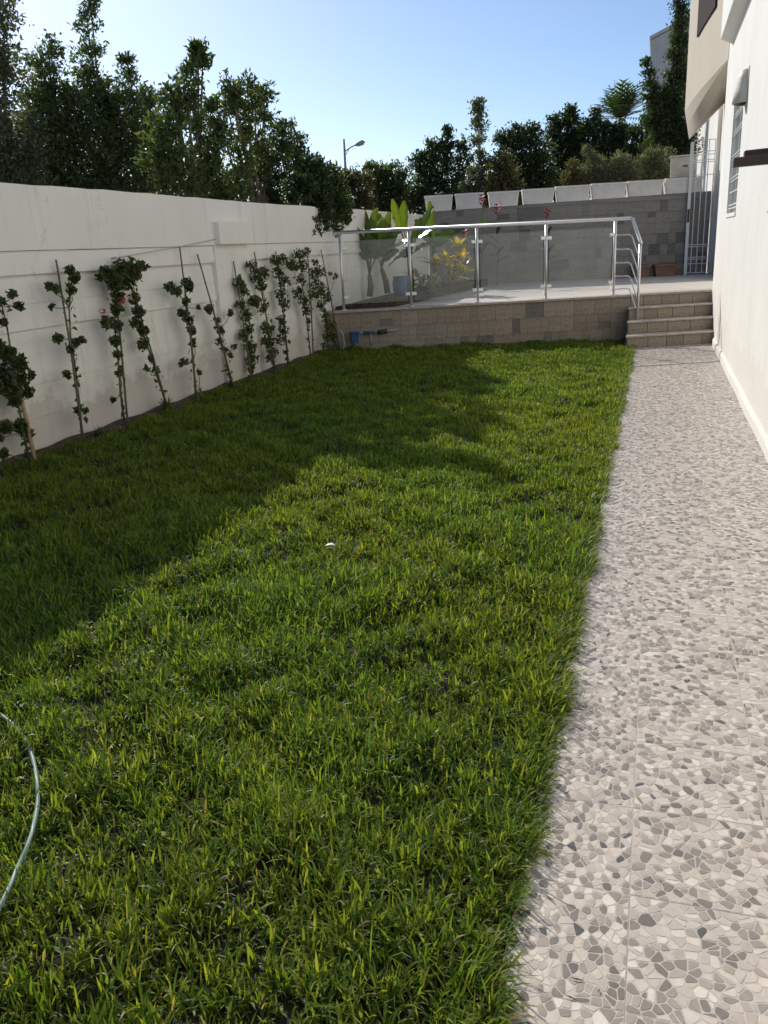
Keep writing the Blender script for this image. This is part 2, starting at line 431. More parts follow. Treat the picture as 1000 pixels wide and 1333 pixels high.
for r_ in range(41):
    for c_ in range(-1, 3):
        o = bpy.data.objects.new('floor_tile', random.choice(tmeshes)); COL.objects.link(o); o.parent = path
        o.location = (0.008 + (c_ + 0.5) * TS, Y0T + (r_ + 0.5) * TS, 0.0 + random.uniform(-0.0004, 0.0004)); o.rotation_euler[2] = random.randrange(4) * math.pi / 2
        if c_ == -1:                               # cut tiles along the lawn
            o.rotation_euler[2] = random.randrange(2) * math.pi; o.scale[0] = 0.77; o.location[0] = 0.008 - TS * 0.77 / 2

# ------------------------------------------------------------------ left boundary wall
wy0, wy1 = -2.0, 18.05
bw = thing('boundary_wall', (WX, 6, 0), 'long white plastered garden wall with recessed planks behind the staked roses', 'wall')
c = MB(); c.box2((WX - 0.16, wy0, -0.1), (WX - 0.022, wy1, 2.05)); c.build('wall_core', 'wall_white', bw)
def wavy_band(z0, z1, thick, name, back=0.022, seed=0):
    """long plaster band with a slightly uneven front and top"""
    mb = MB(); n = 90; V = []; rd = random.Random(seed)
    for j in range(n + 1):
        y = wy0 + (wy1 - wy0) * j / n
        w1 = 0.006 * math.sin(y * 1.3 + seed) + 0.003 * rd.uniform(-1, 1); w2 = 0.007 * math.sin(y * 0.9 + 2 * seed) + 0.004 * rd.uniform(-1, 1)
        V += [(WX - back, y, z0 + w1 * 0.4), (WX + thick, y, z0 + w1 * 0.4), (WX + thick + w1 * 0.4, y, (z0 + z1) / 2), (WX + thick - 0.004, y, z1 + w2), (WX - 0.16, y, z1 + w2 * 0.7), (WX - 0.16, y, z0)]
    F = []
    for j in range(n):
        for k in range(6):
            a = j * 6 + k; e = j * 6 + (k + 1) % 6; F.append((a, a + 6, e + 6, e))
    F += [tuple(range(6)), tuple(n * 6 + k for k in range(6))[::-1]]
    mb.add(V, F); return mb.build(name, 'wall_white', bw)
wavy_band(1.665, 2.14, 0.030, 'upper_render', seed=1)
PIL0, PIL1 = 8.55, 9.42
levels = [(1.49, 1.662, 0.018), (1.275, 1.476, -0.012), (1.085, 1.272, -0.004), (0.87, 1.071, -0.020), (0.655, 0.867, -0.012), (0.40, 0.652, -0.016), (-0.05, 0.397, -0.012)]
for zz0, zz1, th in levels:
    ends = [wy0, 1.2, 3.6, 6.1, PIL0 - 0.002, PIL1 + 0.002, 11.7, 14.1, 16.5, wy1]
    for a, e in zip(ends[:-1], ends[1:]):
        if a >= PIL0 - 0.01 and e <= PIL1 + 0.01: continue
        dz = random.uniform(-0.003, 0.003); dx = random.uniform(-0.002, 0.002); tl = random.uniform(0.004, 0.010)
        p = MB(); yb0, yb1 = a + 0.0005, e - 0.0005
        x0, xb, xt = WX - 0.03, WX + th + dx, WX + th + dx - tl
        p.hexa([(x0, yb0, zz0 + dz), (xb, yb0, zz0 + dz), (xb, yb1, zz0 + dz), (x0, yb1, zz0 + dz), (x0, yb0, zz1 + dz), (xt, yb0, zz1 + dz), (xt, yb1, zz1 + dz), (x0, yb1, zz1 + dz)])
        p.build('plank', 'wall_white', bw)
p = MB(); p.box2((WX - 0.03, PIL0, -0.05), (WX + 0.034, PIL1, 1.90)); p.build('pillar', 'wall_white', bw, bevel=0.006)
p = MB(); p.box2((WX - 0.02, PIL0 + 0.02, 1.667), (WX + 0.10, PIL1 - 0.06, 1.9025)); p.build('pillar_cap', 'wall_white', bw, bevel=0.006)

# ------------------------------------------------------------------ terrace, retaining wall, stairs, rear wall
RYL, RYR = 18.05, 19.35                 # rear wall meets the left wall / the gate
def rear_y(X): return RYL + (X - WX) * (RYR - RYL) / (0.57 - WX)
t = MB(); xa, xb = WX - 0.01, 1.6
t.hexa([(xa, front_y(xa) + 0.03, 0.02), (xb, front_y(xb) + 0.03, 0.02), (xb, 24, 0.02), (xa, 24, 0.02), (xa, front_y(xa) + 0.03, TZ), (xb, front_y(xb) + 0.03, TZ), (xb, 24, TZ), (xa, 24, TZ)])
tag(t.build('terrace', 'terrace_tile'), kind='structure')

BOXM = {}
def clad_mesh(mat):
    if mat.name not in BOXM:
        mb = MB(); b2 = 0.022                       # unit piece with a chamfered front edge: x along, y depth (front -y), z up
        P = [(-.5, .5, -.5), (.5, .5, -.5), (.5, .5, .5), (-.5, .5, .5), (-.5, -.1, -.5), (.5, -.1, -.5), (.5, -.1, .5), (-.5, -.1, .5),
             (-.5 + b2 / 2, -.5, -.5 + b2 / 2), (.5 - b2 / 2, -.5, -.5 + b2 / 2), (.5 - b2 / 2, -.5, .5 - b2 / 2), (-.5 + b2 / 2, -.5, .5 - b2 / 2)]
        mb.add(P, [(0, 1, 5, 4), (1, 2, 6, 5), (2, 3, 7, 6), (3, 0, 4, 7), (4, 5, 9, 8), (5, 6, 10, 9), (6, 7, 11, 10), (7, 4, 8, 11), (8, 9, 10, 11)])
        o = mb.build('stone_tile', mat); BOXM[mat.name] = o.data; bpy.data.objects.remove(o)
    return BOXM[mat.name]
def clad_piece(parent, p, w, h, d, rz, mats, weights, name='stone_tile'):
    mt_ = random.choices(mats, weights)[0]
    o = bpy.data.objects.new(name, clad_mesh(mt_)); COL.objects.link(o); o.parent = parent
    o.location = Vector(p) - ORG[parent.as_pointer()]; o.scale = (w, d, h); o.rotation_euler[2] = rz
    return o
CWT = [5, 4, 1.4, 4, 3, 1.0]
def clad_wall(parent, p0, p1, z0, z1, rows, wmin, wmax, mats, gap=0.0014):
    p0 = Vector((*p0, 0)); p1 = Vector((*p1, 0)); u = (p1 - p0).normalized(); L_ = (p1 - p0).length; rz = math.atan2(u.y, u.x)
    rh = (z1 - z0) / rows
    for r_ in range(rows):
        s_ = 0.0
        while s_ < L_ - 0.01:
            w = random.choice([wmin, (wmin + wmax) / 2, wmax]) * random.uniform(0.95, 1.05)
            if L_ - s_ - w < wmin * 0.6: w = L_ - s_
            split = random.random() < 0.25 and w < wmax * 0.8
            for q in range(2 if split else 1):
                hh = rh / (2 if split else 1); zc = z0 + r_ * rh + hh * (q + 0.5)
                c_ = p0 + u * (s_ + w / 2); d_ = 0.006 + random.uniform(0, 0.004)
                n_ = Vector((u.y, -u.x, 0))
                clad_piece(parent, c_ + n_ * d_ / 2 + Vector((0, 0, zc)), w - gap, hh - gap, d_, rz, mats, CWT)
            s_ += w
rw = thing('retaining_wall', (-2.4, front_y(-2.4), 0), 'low retaining wall clad in brown stone tiles below the glass railing', 'wall')
XS = -0.36
c = MB(); c.hexa([(WX, front_y(WX), -0.05), (XS, front_y(XS), -0.05), (XS, front_y(XS) + 0.028, -0.05), (WX, front_y(WX) + 0.028, -0.05), (WX, front_y(WX), TZ - 0.03), (XS, front_y(XS), TZ - 0.03), (XS, front_y(XS) + 0.028, TZ - 0.03), (WX, front_y(WX) + 0.028, TZ - 0.03)])
c.build('wall_core', 'cement', rw)
clad_wall(rw, (WX + 0.01, front_y(WX + 0.01)), (XS, front_y(XS)), -0.02, TZ - 0.032, 3, 0.12, 0.27, CLAD)
cp = MB(); cp.hexa([(WX, front_y(WX) - 0.035, TZ - 0.028), (XS, front_y(XS) - 0.035, TZ - 0.028), (XS, front_y(XS) + 0.25, TZ - 0.028), (WX, front_y(WX) + 0.25, TZ - 0.028), (WX, front_y(WX) - 0.035, TZ + 0.004), (XS, front_y(XS) - 0.035, TZ + 0.004), (XS, front_y(XS) + 0.25, TZ + 0.004), (WX, front_y(WX) + 0.25, TZ + 0.004)])
cp.build('coping', 'tread_stone', rw, bevel=0.004)

stair = thing('stairs', (0.23, 13.2, 0), 'four stone tiled steps climbing from the path to the terrace', 'stairs')
RI, TR = 0.17, 0.335
for k in range(4):                      # k = 0 lowest
    off = -(3 - k) * TR; x0, x1 = XS, HX - 0.003; zt = RI * (k + 1)
    s_ = MB(); yb = 0.0 if k == 3 else TR
    f0, f1 = front_y(x0) + off + 0.02, front_y(x1) + off + 0.02
    s_.hexa([(x0, f0, -0.02), (x1, f1, -0.02), (x1, f1 + TR - 0.022, -0.02), (x0, f0 + TR - 0.022, -0.02), (x0, f0, zt - 0.026), (x1, f1, zt - 0.026), (x1, f1 + TR - 0.022, zt - 0.026), (x0, f0 + TR - 0.022, zt - 0.026)])
    s_.build('step', 'cement', stair)
    s_ = MB(); e = 0.022; tz = zt + (0.006 if k == 3 else 0)
    s_.hexa([(x0 - 0.012, f0 - e - 0.014, zt - 0.025), (x1, f1 - e - 0.014, zt - 0.025), (x1, f1 + TR - 0.024, zt - 0.025), (x0 - 0.012, f0 + TR - 0.024, zt - 0.025), (x0 - 0.012, f0 - e - 0.014, tz), (x1, f1 - e - 0.014, tz), (x1, f1 + TR - 0.024, tz), (x0 - 0.012, f0 + TR - 0.024, tz)])
    s_.build('tread', 'tread_stone', stair, bevel=0.004)
    w_ = (x1 - x0) / math.cos(math.atan(SK)); u = Vector((math.cos(math.atan(SK)), math.sin(math.atan(SK)), 0)); n_ = Vector((u.y, -u.x, 0)); s0 = 0.0
    zb = zt - RI + (0.001)
    while s0 < w_ - 0.01:
        w = random.uniform(0.2, 0.34)
        if w_ - s0 - w < 0.12: w = w_ - s0
        p = Vector((x0, f0, 0)) + u * (s0 + w / 2) + n_ * 0.008 + Vector((0, 0, zb + (RI - 0.028) / 2))
        clad_piece(stair, p, w - 0.004, RI - 0.030, 0.016, math.atan(SK), CLAD, CWT, 'riser_tile'); s0 += w
    # stone cheek on the lawn side of each step
    p = Vector((x0 - 0.005, f0 + (TR - 0.022) / 2, (zt - 0.028) / 2 - 0.005))
    clad_piece(stair, p, TR - 0.03, zt - 0.03, 0.010, -math.pi / 2, CLAD, CWT, 'cheek_tile')

rear = thing('rear_wall', (-2.0, rear_y(-2.0), TZ), 'grey mosaic tiled wall at the back of the terrace under the planters', 'wall')
zt = 2.30
X1 = 1.0
c = MB(); c.hexa([(WX + 0.005, rear_y(WX), 0.5), (X1, rear_y(X1), 0.5), (X1, rear_y(X1) + 0.28, 0.5), (WX + 0.005, rear_y(WX) + 0.28, 0.5), (WX + 0.005, rear_y(WX), zt - .11), (X1, rear_y(X1), zt), (X1, rear_y(X1) + 0.28, zt), (WX + 0.005, rear_y(WX) + 0.28, zt - .11)])
c.build('wall_core', 'cement', rear)
clad_wall(rear, (WX + 0.03, rear_y(WX + 0.03)), (X1, rear_y(X1)), TZ + 0.002, zt - 0.115, 7, 0.15, 0.33, CLADR)
cb = MB(); a0, a1 = WX + 0.03, X1
cb.hexa([(a0, rear_y(a0) - 0.016, zt - 0.113), (a1, rear_y(a1) - 0.016, zt - 0.113), (a1, rear_y(a1) + .285, zt - 0.113), (a0, rear_y(a0) + .285, zt - 0.113), (a0, rear_y(a0) - 0.016, zt - 0.1), (a1, rear_y(a1) - 0.016, zt + 0.012), (a1, rear_y(a1) + .285, zt + 0.012), (a0, rear_y(a0) + .285, zt - 0.1)])
cb.build('coping', CLADR[1], rear)
# ribbed planter boxes along the top of the rear wall
bounds = [(553, 590), (593, 630), (636, 676), (680, 722), (724, 768), (770, 815), (817, 863), (866, 914)]
orda = ['eighth', 'seventh', 'sixth', 'fifth', 'fourth', 'third', 'second', 'first']
def planter_box(a, e, label):
    yy = 274 - (a - 553) * 0.0690
    pa = at_y(a, yy, 18.6); pe = at_y(e, yy, 18.6)
    # walk the rays to the rear wall plane
    def onrear(x, y):
        r = ray(x, y); k = (RYR - RYL) / (0.57 - WX); tt = (RYL - k * WX - 0.03) / (r.y - k * r.x); return CO + r * tt
    pa, pe = onrear(a, yy), onrear(e, yy)
    zb = (zt - .11) + .11 * ((pa.x + pe.x) / 2 - WX) / (X1 - WX) + 0.013
    u = Vector((pe.x - pa.x, pe.y - pa.y, 0)); L_ = u.length; u.normalize(); n_ = Vector((u.y, -u.x, 0))
    cen = (pa + pe) / 2; cen.z = zb
    t_ = thing('planter_box', cen + n_ * -0.13, label, 'planter', 'planter boxes on the rear wall')
    H_, D_ = random.uniform(0.285, 0.31), 0.26
    h0, h1 = L_ / 2 - 0.035, L_ / 2
    ct = cen + n_ * -0.13
    def pt(s_, d_, z_): return ct + u * s_ + n_ * d_ + Vector((0, 0, z_))
    b1 = MB()
    b1.hexa([pt(-h0, D_ / 2 - .02, 0), pt(h0, D_ / 2 - .02, 0), pt(h0, -D_ / 2, 0), pt(-h0, -D_ / 2, 0), pt(-h1, D_ / 2 + .008, H_), pt(h1, D_ / 2 + .008, H_), pt(h1, -D_ / 2, H_), pt(-h1, -D_ / 2, H_)])
    b1.build('box', 'planter_white', t_)
    n = 15; rib = MB()
    for i in range(n):
        s_ = -h0 + 0.03 + (2 * h0 - 0.06) * i / (n - 1); k1 = h1 / h0
        rib.hexa([pt(s_ - .009, D_ / 2 - .02, .02), pt(s_ + .009, D_ / 2 - .02, .02), pt(s_ + .009, D_ / 2 - .006, .02), pt(s_ - .009, D_ / 2 - .006, .02),
                  pt(s_ * k1 - .009, D_ / 2 + .006, H_ - .03), pt(s_ * k1 + .009, D_ / 2 + .006, H_ - .03), pt(s_ * k1 + .009, D_ / 2 + .021, H_ - .03), pt(s_ * k1 - .009, D_ / 2 + .021, H_ - .03)])
    rib.build('ribs', 'planter_white', t_)
    rm = MB(); rm.hexa([pt(-h1 - .006, D_ / 2 + .026, H_ - .028), pt(h1 + .006, D_ / 2 + .026, H_ - .028), pt(h1 + .006, -D_ / 2 - .01, H_ - .028), pt(-h1 - .006, -D_ / 2 - .01, H_ - .028), pt(-h1 - .006, D_ / 2 + .026, H_ + .004), pt(h1 + .006, D_ / 2 + .026, H_ + .004), pt(h1 + .006, -D_ / 2 - .01, H_ + .004), pt(-h1 - .006, -D_ / 2 - .01, H_ + .004)])
    rm.build('rim', 'planter_white', t_)
    so = MB(); so.hexa([pt(-h1 + .02, D_ / 2 - .01, H_ + .0), pt(h1 - .02, D_ / 2 - .01, H_), pt(h1 - .02, -D_ / 2 + .02, H_), pt(-h1 + .02, -D_ / 2 + .02, H_), pt(-h1 + .03, D_ / 2 - .02, H_ + .014), pt(h1 - .03, D_ / 2 - .02, H_ + .014), pt(h1 - .03, -D_ / 2 + .03, H_ + .014), pt(-h1 + .03, -D_ / 2 + .03, H_ + .014)])
    so.build('soil', 'soil', t_)
for (a, e), od in zip(bounds, orda):
    planter_box(a, e, 'ribbed white planter box on the grey rear wall, %s counted from the gate' % od)

# ------------------------------------------------------------------ the house on the right
house = thing('house', (1.5, 8, 0), 'white house with cream balcony along the right side of the path', 'house')
wY0, wY1 = 10.85, 12.25; wz0, wz1 = 1.74, 3.08          # window opening
w = MB(); X0, X2 = HX, HX + 0.25; HB, HE, HT = -2.0, 14.06, 7.2
sY0, sY1, sz0, sz1 = 6.55, 7.72, 1.72, 3.0               # second window, nearer the camera
for a, e, z0_, z1_ in ((HB, HE, -0.05, sz0), (HB, sY0, sz0, wz1), (sY1, wY0, sz0, wz1), (wY1, HE, sz0, wz1), (wY0, wY1, sz0, wz0), (sY0, sY1, sz1, wz1), (HB, HE, wz1, HT)):
    w.box2((X0, a, z0_), (X2, e, z1_))
w.box2((X2 - 0.001, wY1 - 0.0, -0.05), (2.6, HE, HT))
w.build('wall', 'house_white', house)
pl = MB(); V = []; n = 60
for j in range(n + 1):
    y = HB + (HE - 1.2 - HB) * j / n; wv = 0.003 * math.sin(y * 3) + 0.002 * math.sin(y * 11)
    V += [(HX + 0.01, y, -0.01), (HX - 0.030 + wv, y, -0.01), (HX - 0.028 + wv, y, 0.075), (HX - 0.016 + wv, y, 0.095 + wv), (HX + 0.01, y, 0.108 + wv)]
F = []
for j in range(n):
    for k in range(4):
        a = j * 5 + k; F.append((a, a + 1, a + 6, a + 5))
F += [(0, 4, 3, 2, 1), tuple(n * 5 + k for k in range(5))]
pl.add(V, F); pl.build('plinth', 'house_white', house, smooth=False)
def barred_window(y0, y1, z0, z1, bars, nm):
    f = MB(); f.box2((HX + 0.11, y0 + 0.001, z0 + 0.001), (HX + 0.13, y1 - 0.001, z1 - 0.001))
    win = f.build('window', 'shutter_grey', house)
    for zc in bars:
        r = MB(); r.tube([(HX + 0.02, y0 - 0.01, zc), (HX + 0.02, y1 + 0.01, zc)], 0.008, 6); r.build('bar', 'white_paint', win)
    for yc in (y0 + 0.05, (y0 + y1) / 2, y1 - 0.05):
        r = MB(); r.tube([(HX + 0.036, yc, z0 - 0.01), (HX + 0.036, yc, z1 + 0.01)], 0.006, 6); r.build('bar', 'white_paint', win)
    sl = MB()
    for k in range(int((z1 - z0) / 0.06)): sl.box2((HX + 0.106, y0 + 0.03, z0 + 0.02 + k * 0.06), (HX + 0.114, y1 - 0.03, z0 + 0.068 + k * 0.06))
    sl.build('shutter_slats', 'shutter_grey', win)
    s = MB(); s.box2((HX - 0.012, y0 - 0.03, z0 - 0.045), (HX + 0.11, y1 + 0.03, z0 + 0.002)); s.build('sill', 'house_white', win, bevel=0.004)
barred_window(wY0, wY1, wz0, wz1, [1.80, 1.84, 1.99, 2.12, 2.16, 2.38, 2.42, 2.66, 2.70, 2.86, 2.90, 3.0], 'w')
barred_window(sY0, sY1, sz0, sz1, [1.8, 1.84, 2.1, 2.4, 2.44, 2.7], 'w')
# recessed wall under the balcony, rear wing, balcony
XRW = 1.12
w = MB(); w.box2((XRW, HE + 0.001, 0.3), (XRW + 0.25, 19.5, 4.3)); w.build('recessed_wall', 'house_white', house)
w = MB(); w.box2((1.04, 19.52, -0.05), (3.2, 31, 8.0)); w.build('rear_wing', 'rear_wing_white', house)
bal = MB(); n = 24; top = 6.4; U = []; Lw = []
for j in range(n + 1):
    t_ = j / n
    bul = math.sin(t_ * math.pi) * 0.05
    U.append(Vector((HX - 0.005 - (0.43) * t_ ** 1.1 - bul, 13.95 + 5.35 * t_, 3.83)))
    Lw.append(Vector((HX + 0.005 - 0.33 * t_ ** 2.2, 14.0 + 5.25 * t_, 3.80 - 0.50 * t_ ** 1.6)))
V = []; 
for j in range(n + 1):
    u_, l_ = U[j], Lw[j]; mid = (u_ + l_) / 2 + Vector((-0.04 * math.sin(math.pi * j / n), 0, -0.03 * math.sin(math.pi * j / n)))
    V += [(u_.x, u_.y, top), tuple(u_), tuple(mid), tuple(l_), (XRW + 0.05, l_.y, 3.95), (XRW + 0.05, l_.y, top)]
F = []
for j in range(n):
    for k in range(6):
        a = j * 6 + k; e = j * 6 + (k + 1) % 6; F.append((a, e, e + 6, a + 6))
F += [tuple(range(6))[::-1], tuple(n * 6 + k for k in range(6))]
bal.add(V, F); balcony = bal.build('balcony', 'balcony_cream', house)
sh = MB(); ya, yb = 15.3, 17.4
def ux(y):
    t_ = (y - 13.95) / 5.35; return HX - 0.005 - 0.43 * t_ ** 1.1 - math.sin(t_ * math.pi) * 0.05
sh.hexa([(ux(ya) - .03, ya, 4.78), (ux(ya) + .06, ya, 4.78), (ux(yb) + .06, yb, 4.78), (ux(yb) - .03, yb, 4.78), (ux(ya) - .03, ya, 6.2), (ux(ya) + .06, ya, 6.2), (ux(yb) + .06, yb, 6.2), (ux(yb) - .03, yb, 6.2)])
sh.build('shaded_opening', 'opening_shade', balcony)  # dark panel in place of a window recess, shade put into its colour
lg = MB(); lg.hexa([(HX - 0.15, 0, 3.98), (HX + .02, 0, 3.90), (HX + .02, 13.4, 3.90), (HX - 0.15, 13.4, 3.98), (HX - 0.15, 0, 4.9), (HX + .02, 0, 4.9), (HX + .02, 13.4, 4.9), (HX - 0.15, 13.4, 4.9)])
lg.build('ledge', 'house_white', house, bevel=0.01)
# wall lamp: flared half bowl with a back plate
lc = at_x(973, 112, HX); lp = thing('wall_lamp', lc, 'cream flared wall lamp above the barred window of the house', 'lamp')
b1 = MB(); V = []; F = []; n = 12; prof = [(0.12, -0.17), (0.135, -0.165), (0.12, -0.05), (0.095, 0.08), (0.07, 0.15), (0.045, 0.16)]
for rr, zz in prof:
    for k in range(n + 1):
        a = math.pi * k / n; V.append((HX - 0.008 - rr * math.sin(a), lc.y + rr * 1.25 * math.cos(a), lc.z + zz))
for i in range(len(prof) - 1):
    for k in range(n):
        a = i * (n + 1) + k; F.append((a, a + 1, a + n + 2, a + n + 1))
F.append(tuple(range(n + 1))); F.append(tuple((len(prof) - 1) * (n + 1) + k for k in range(n + 1))[::-1])
b1.add(V, F); b1.build('shade', 'lamp_cream', lp, smooth=True)
b1 = MB(); b1.box((HX - 0.004, lc.y, lc.z), (0.008, 0.32, 0.35)); b1.build('back_plate', 'lamp_cream', lp, bevel=0.003)
# two short brown timber beams
for (px, py, Y, th, lab) in ((968.5, 202, 4.5, 0.036, 'upper of two short dark brown timber beams jutting from the house wall'), (954.5, 212, 4.42, 0.040, 'lower and longer of two dark brown timber beams jutting from the house wall')):
    p = at_y(px, py, Y); b1 = MB()
    b1.hexa([(p.x, Y - .03, p.z - th / 2), (HX + .01, Y - .03, p.z - th / 2 + .012), (HX + .01, Y + .03, p.z - th / 2 + .012), (p.x, Y + .03, p.z - th / 2), (p.x, Y - .03, p.z + th / 2), (HX + .01, Y - .03, p.z + th / 2 + .018), (HX + .01, Y + .03, p.z + th / 2 + .018), (p.x, Y + .03, p.z + th / 2)])
    tag(b1.build('timber_beam', 'brown_timber', org=(HX, Y, p.z), bevel=0.004), lab, 'beam', 'timber beams on the house wall')
# gate
gy = 19.26; gx0, gx1 = 0.575, 1.02; gz0, gz1 = TZ + 0.04, 3.27
gate = thing('gate', (gx0, gy, TZ), 'tall white metal grid gate between the grey rear wall and house', 'gate')
def gbar(a, e, r=0.009, nm='bar', par=None): b1 = MB(); b1.tube([a, e], r, 6); return b1.build(nm, 'white_paint', par or gate)
b1 = MB(); b1.box2((gx0 - 0.03, gy - 0.03, TZ), (gx0 + 0.03, gy + 0.03, 3.25)); post = b1.build('post', 'white_paint', gate, bevel=0.004)
b1 = MB(); b1.box2((gx0 - 0.02, gy - 0.055, 1.72), (gx0 + 0.02, gy - 0.031, 1.98)); b1.build('lock', 'dark_metal', post, bevel=0.004)
for x in (gx0 + 0.10, gx0 + 0.21, gx0 + 0.32, gx1 - 0.01): gbar((x, gy, gz0), (x, gy, gz1), 0.010)
for z in (gz0, 0.90, 0.99, 1.03, 1.24, 1.28, 2.62, 2.86, 2.90, 3.0, 3.06, gz1): gbar((gx0 + 0.03, gy - 0.012, z), (gx1, gy - 0.012, z), 0.008)
# cream cabinet on the wall beside the gate
cc = at_y(889, 232, 19.9); cab = thing('utility_box', (cc.x, 19.75, cc.z), 'cream utility box standing behind the rear wall beside the gate', 'utility box')
b1 = MB(); b1.box((cc.x, 19.75, cc.z - .6), (0.52, 0.3, 2.0)); b1.build('cabinet', 'cabinet_cream', cab, bevel=0.02)
b1 = MB(); b1.box((cc.x, 19.75, cc.z + 0.415), (0.56, 0.34, 0.03)); b1.build('lid', 'cabinet_cream', cab, bevel=0.01)
b1 = MB(); b1.box((cc.x + 0.03, 19.597, cc.z + 0.22), (0.10, 0.008, 0.03)); b1.build('vent', 'dark_metal', cab)
# terracotta troughs
def trough(px0, px1, py, lab):
    a = at_y(px0, py, 19.0); e = at_y(px1, py, 19.0); L_ = e.x - a.x; cx = (a.x + e.x) / 2; y = rear_y(cx) - 0.16
    t_ = thing('flower_trough', (cx, y, TZ), lab, 'planter', 'terracotta troughs on the terrace')
    rz = math.atan2(RYR - RYL, 0.57 - WX)
    b1 = MB(); b1.box((cx, y, TZ + 0.11), (L_, 0.2, 0.22), rz, taper=0.86); b1.build('trough', 'terracotta', t_, bevel=0.006)
    b1 = MB(); b1.box((cx, y, TZ + 0.222), (L_ + 0.035, 0.235, 0.045), rz); b1.build('rim', 'terracotta', t_, bevel=0.008)
    b1 = MB(); b1.box((cx, y, TZ + 0.246), (L_ - 0.05, 0.16, 0.008), rz); b1.build('soil', 'soil', t_)
trough(851, 881, 350, 'long terracotta trough on the terrace floor beside the gate')
trough(822, 845, 352, 'terracotta trough on the terrace partly hidden behind the stair rail')

# ------------------------------------------------------------------ stainless railing with glass panes
rl = thing('glass_railing', (-2.4, front_y(-2.4), TZ), 'stainless steel railing with clear glass panes along the terrace edge and stairs', 'railing')
RO = 0.075
def rpt(X, z): return Vector((X, front_y(X) + RO, z))
RT = TZ + 1.10
pxs = [447.5, 535.5, 622, 710.5, 798.5]
PX = [at_front(x, 395 - (x - 447) * 0.05, RO).x for x in pxs]
for X in PX:
    b1 = MB(); b1.tube([rpt(X, TZ), rpt(X, RT - 0.02)], 0.021, 12); po = b1.build('post', 'steel', rl, smooth=True)
    b1 = MB(); b1.tube([rpt(X, TZ + 0.002), rpt(X, TZ + 0.016)], 0.045, 14); b1.build('base_ring', 'steel', po)
ua = math.atan(SK); U2 = Vector((math.cos(ua), math.sin(ua), 0))
for a, e in zip(PX[:-1], PX[1:]):
    p, q = rpt(a, 0) + U2 * 0.05, rpt(e, 0) - U2 * 0.05; n_ = Vector((U2.y, -U2.x, 0)) * 0.005
    z0_, z1_ = TZ + 0.09, RT - 0.12
    b1 = MB(); b1.hexa([p + n_ + Vector((0, 0, z0_)), q + n_ + Vector((0, 0, z0_)), q - n_ + Vector((0, 0, z0_)), p - n_ + Vector((0, 0, z0_)), p + n_ + Vector((0, 0, z1_)), q + n_ + Vector((0, 0, z1_)), q - n_ + Vector((0, 0, z1_)), p - n_ + Vector((0, 0, z1_))])
    gp = b1.build('glass_pane', 'glass', rl)
    for zc in (z0_ + 0.1, z1_ - 0.1):
        for c_, s_ in ((p, -1), (q, 1)):
            b1 = MB(); b1.box(c_ + Vector((0, 0, zc)) + U2 * s_ * 0.006, (0.075, 0.03, 0.05), ua); b1.build('clamp', 'steel', gp, bevel=0.006)
corner = at_front(819, 384, RO); XC = corner.x
endp = at_z(829, 431, 0.17); EX, EY = endp.x, endp.y
slope = (EY - (front_y(XC) + RO))
def stair_pt(t_, z): return Vector((XC + (EX - XC) * t_, front_y(XC) + RO + slope * t_, z))
dz = 0.34
hr = MB(); hx0 = at_front(433, 307, RO).x
hr.tube([rpt(hx0, RT), rpt(XC - 0.02, RT), stair_pt(0.06, RT - 0.01), stair_pt(1.0, RT - dz), stair_pt(1.05, RT - dz - 0.03)], 0.025, 12); hr.build('handrail', 'steel', rl, smooth=True)
b1 = MB(); b1.tube([(EX, EY, 0.17), (EX, EY, RT - dz - 0.01)], 0.021, 12); b1.build('post', 'steel', rl, smooth=True)
b1 = MB(); b1.tube([(EX, EY, 0.172), (EX, EY, 0.19)], 0.045, 14); b1.build('base_ring', 'steel', rl)
for z in (0.77, 0.955, 1.15, 1.345, 1.55):
    b1 = MB(); b1.tube([rpt(PX[-1], z), rpt(XC - 0.03, z), stair_pt(0.05, z - 0.02), stair_pt(1.0, z - dz - 0.02)], 0.009, 8); b1.build('rail_bar', 'steel', rl, smooth=True)

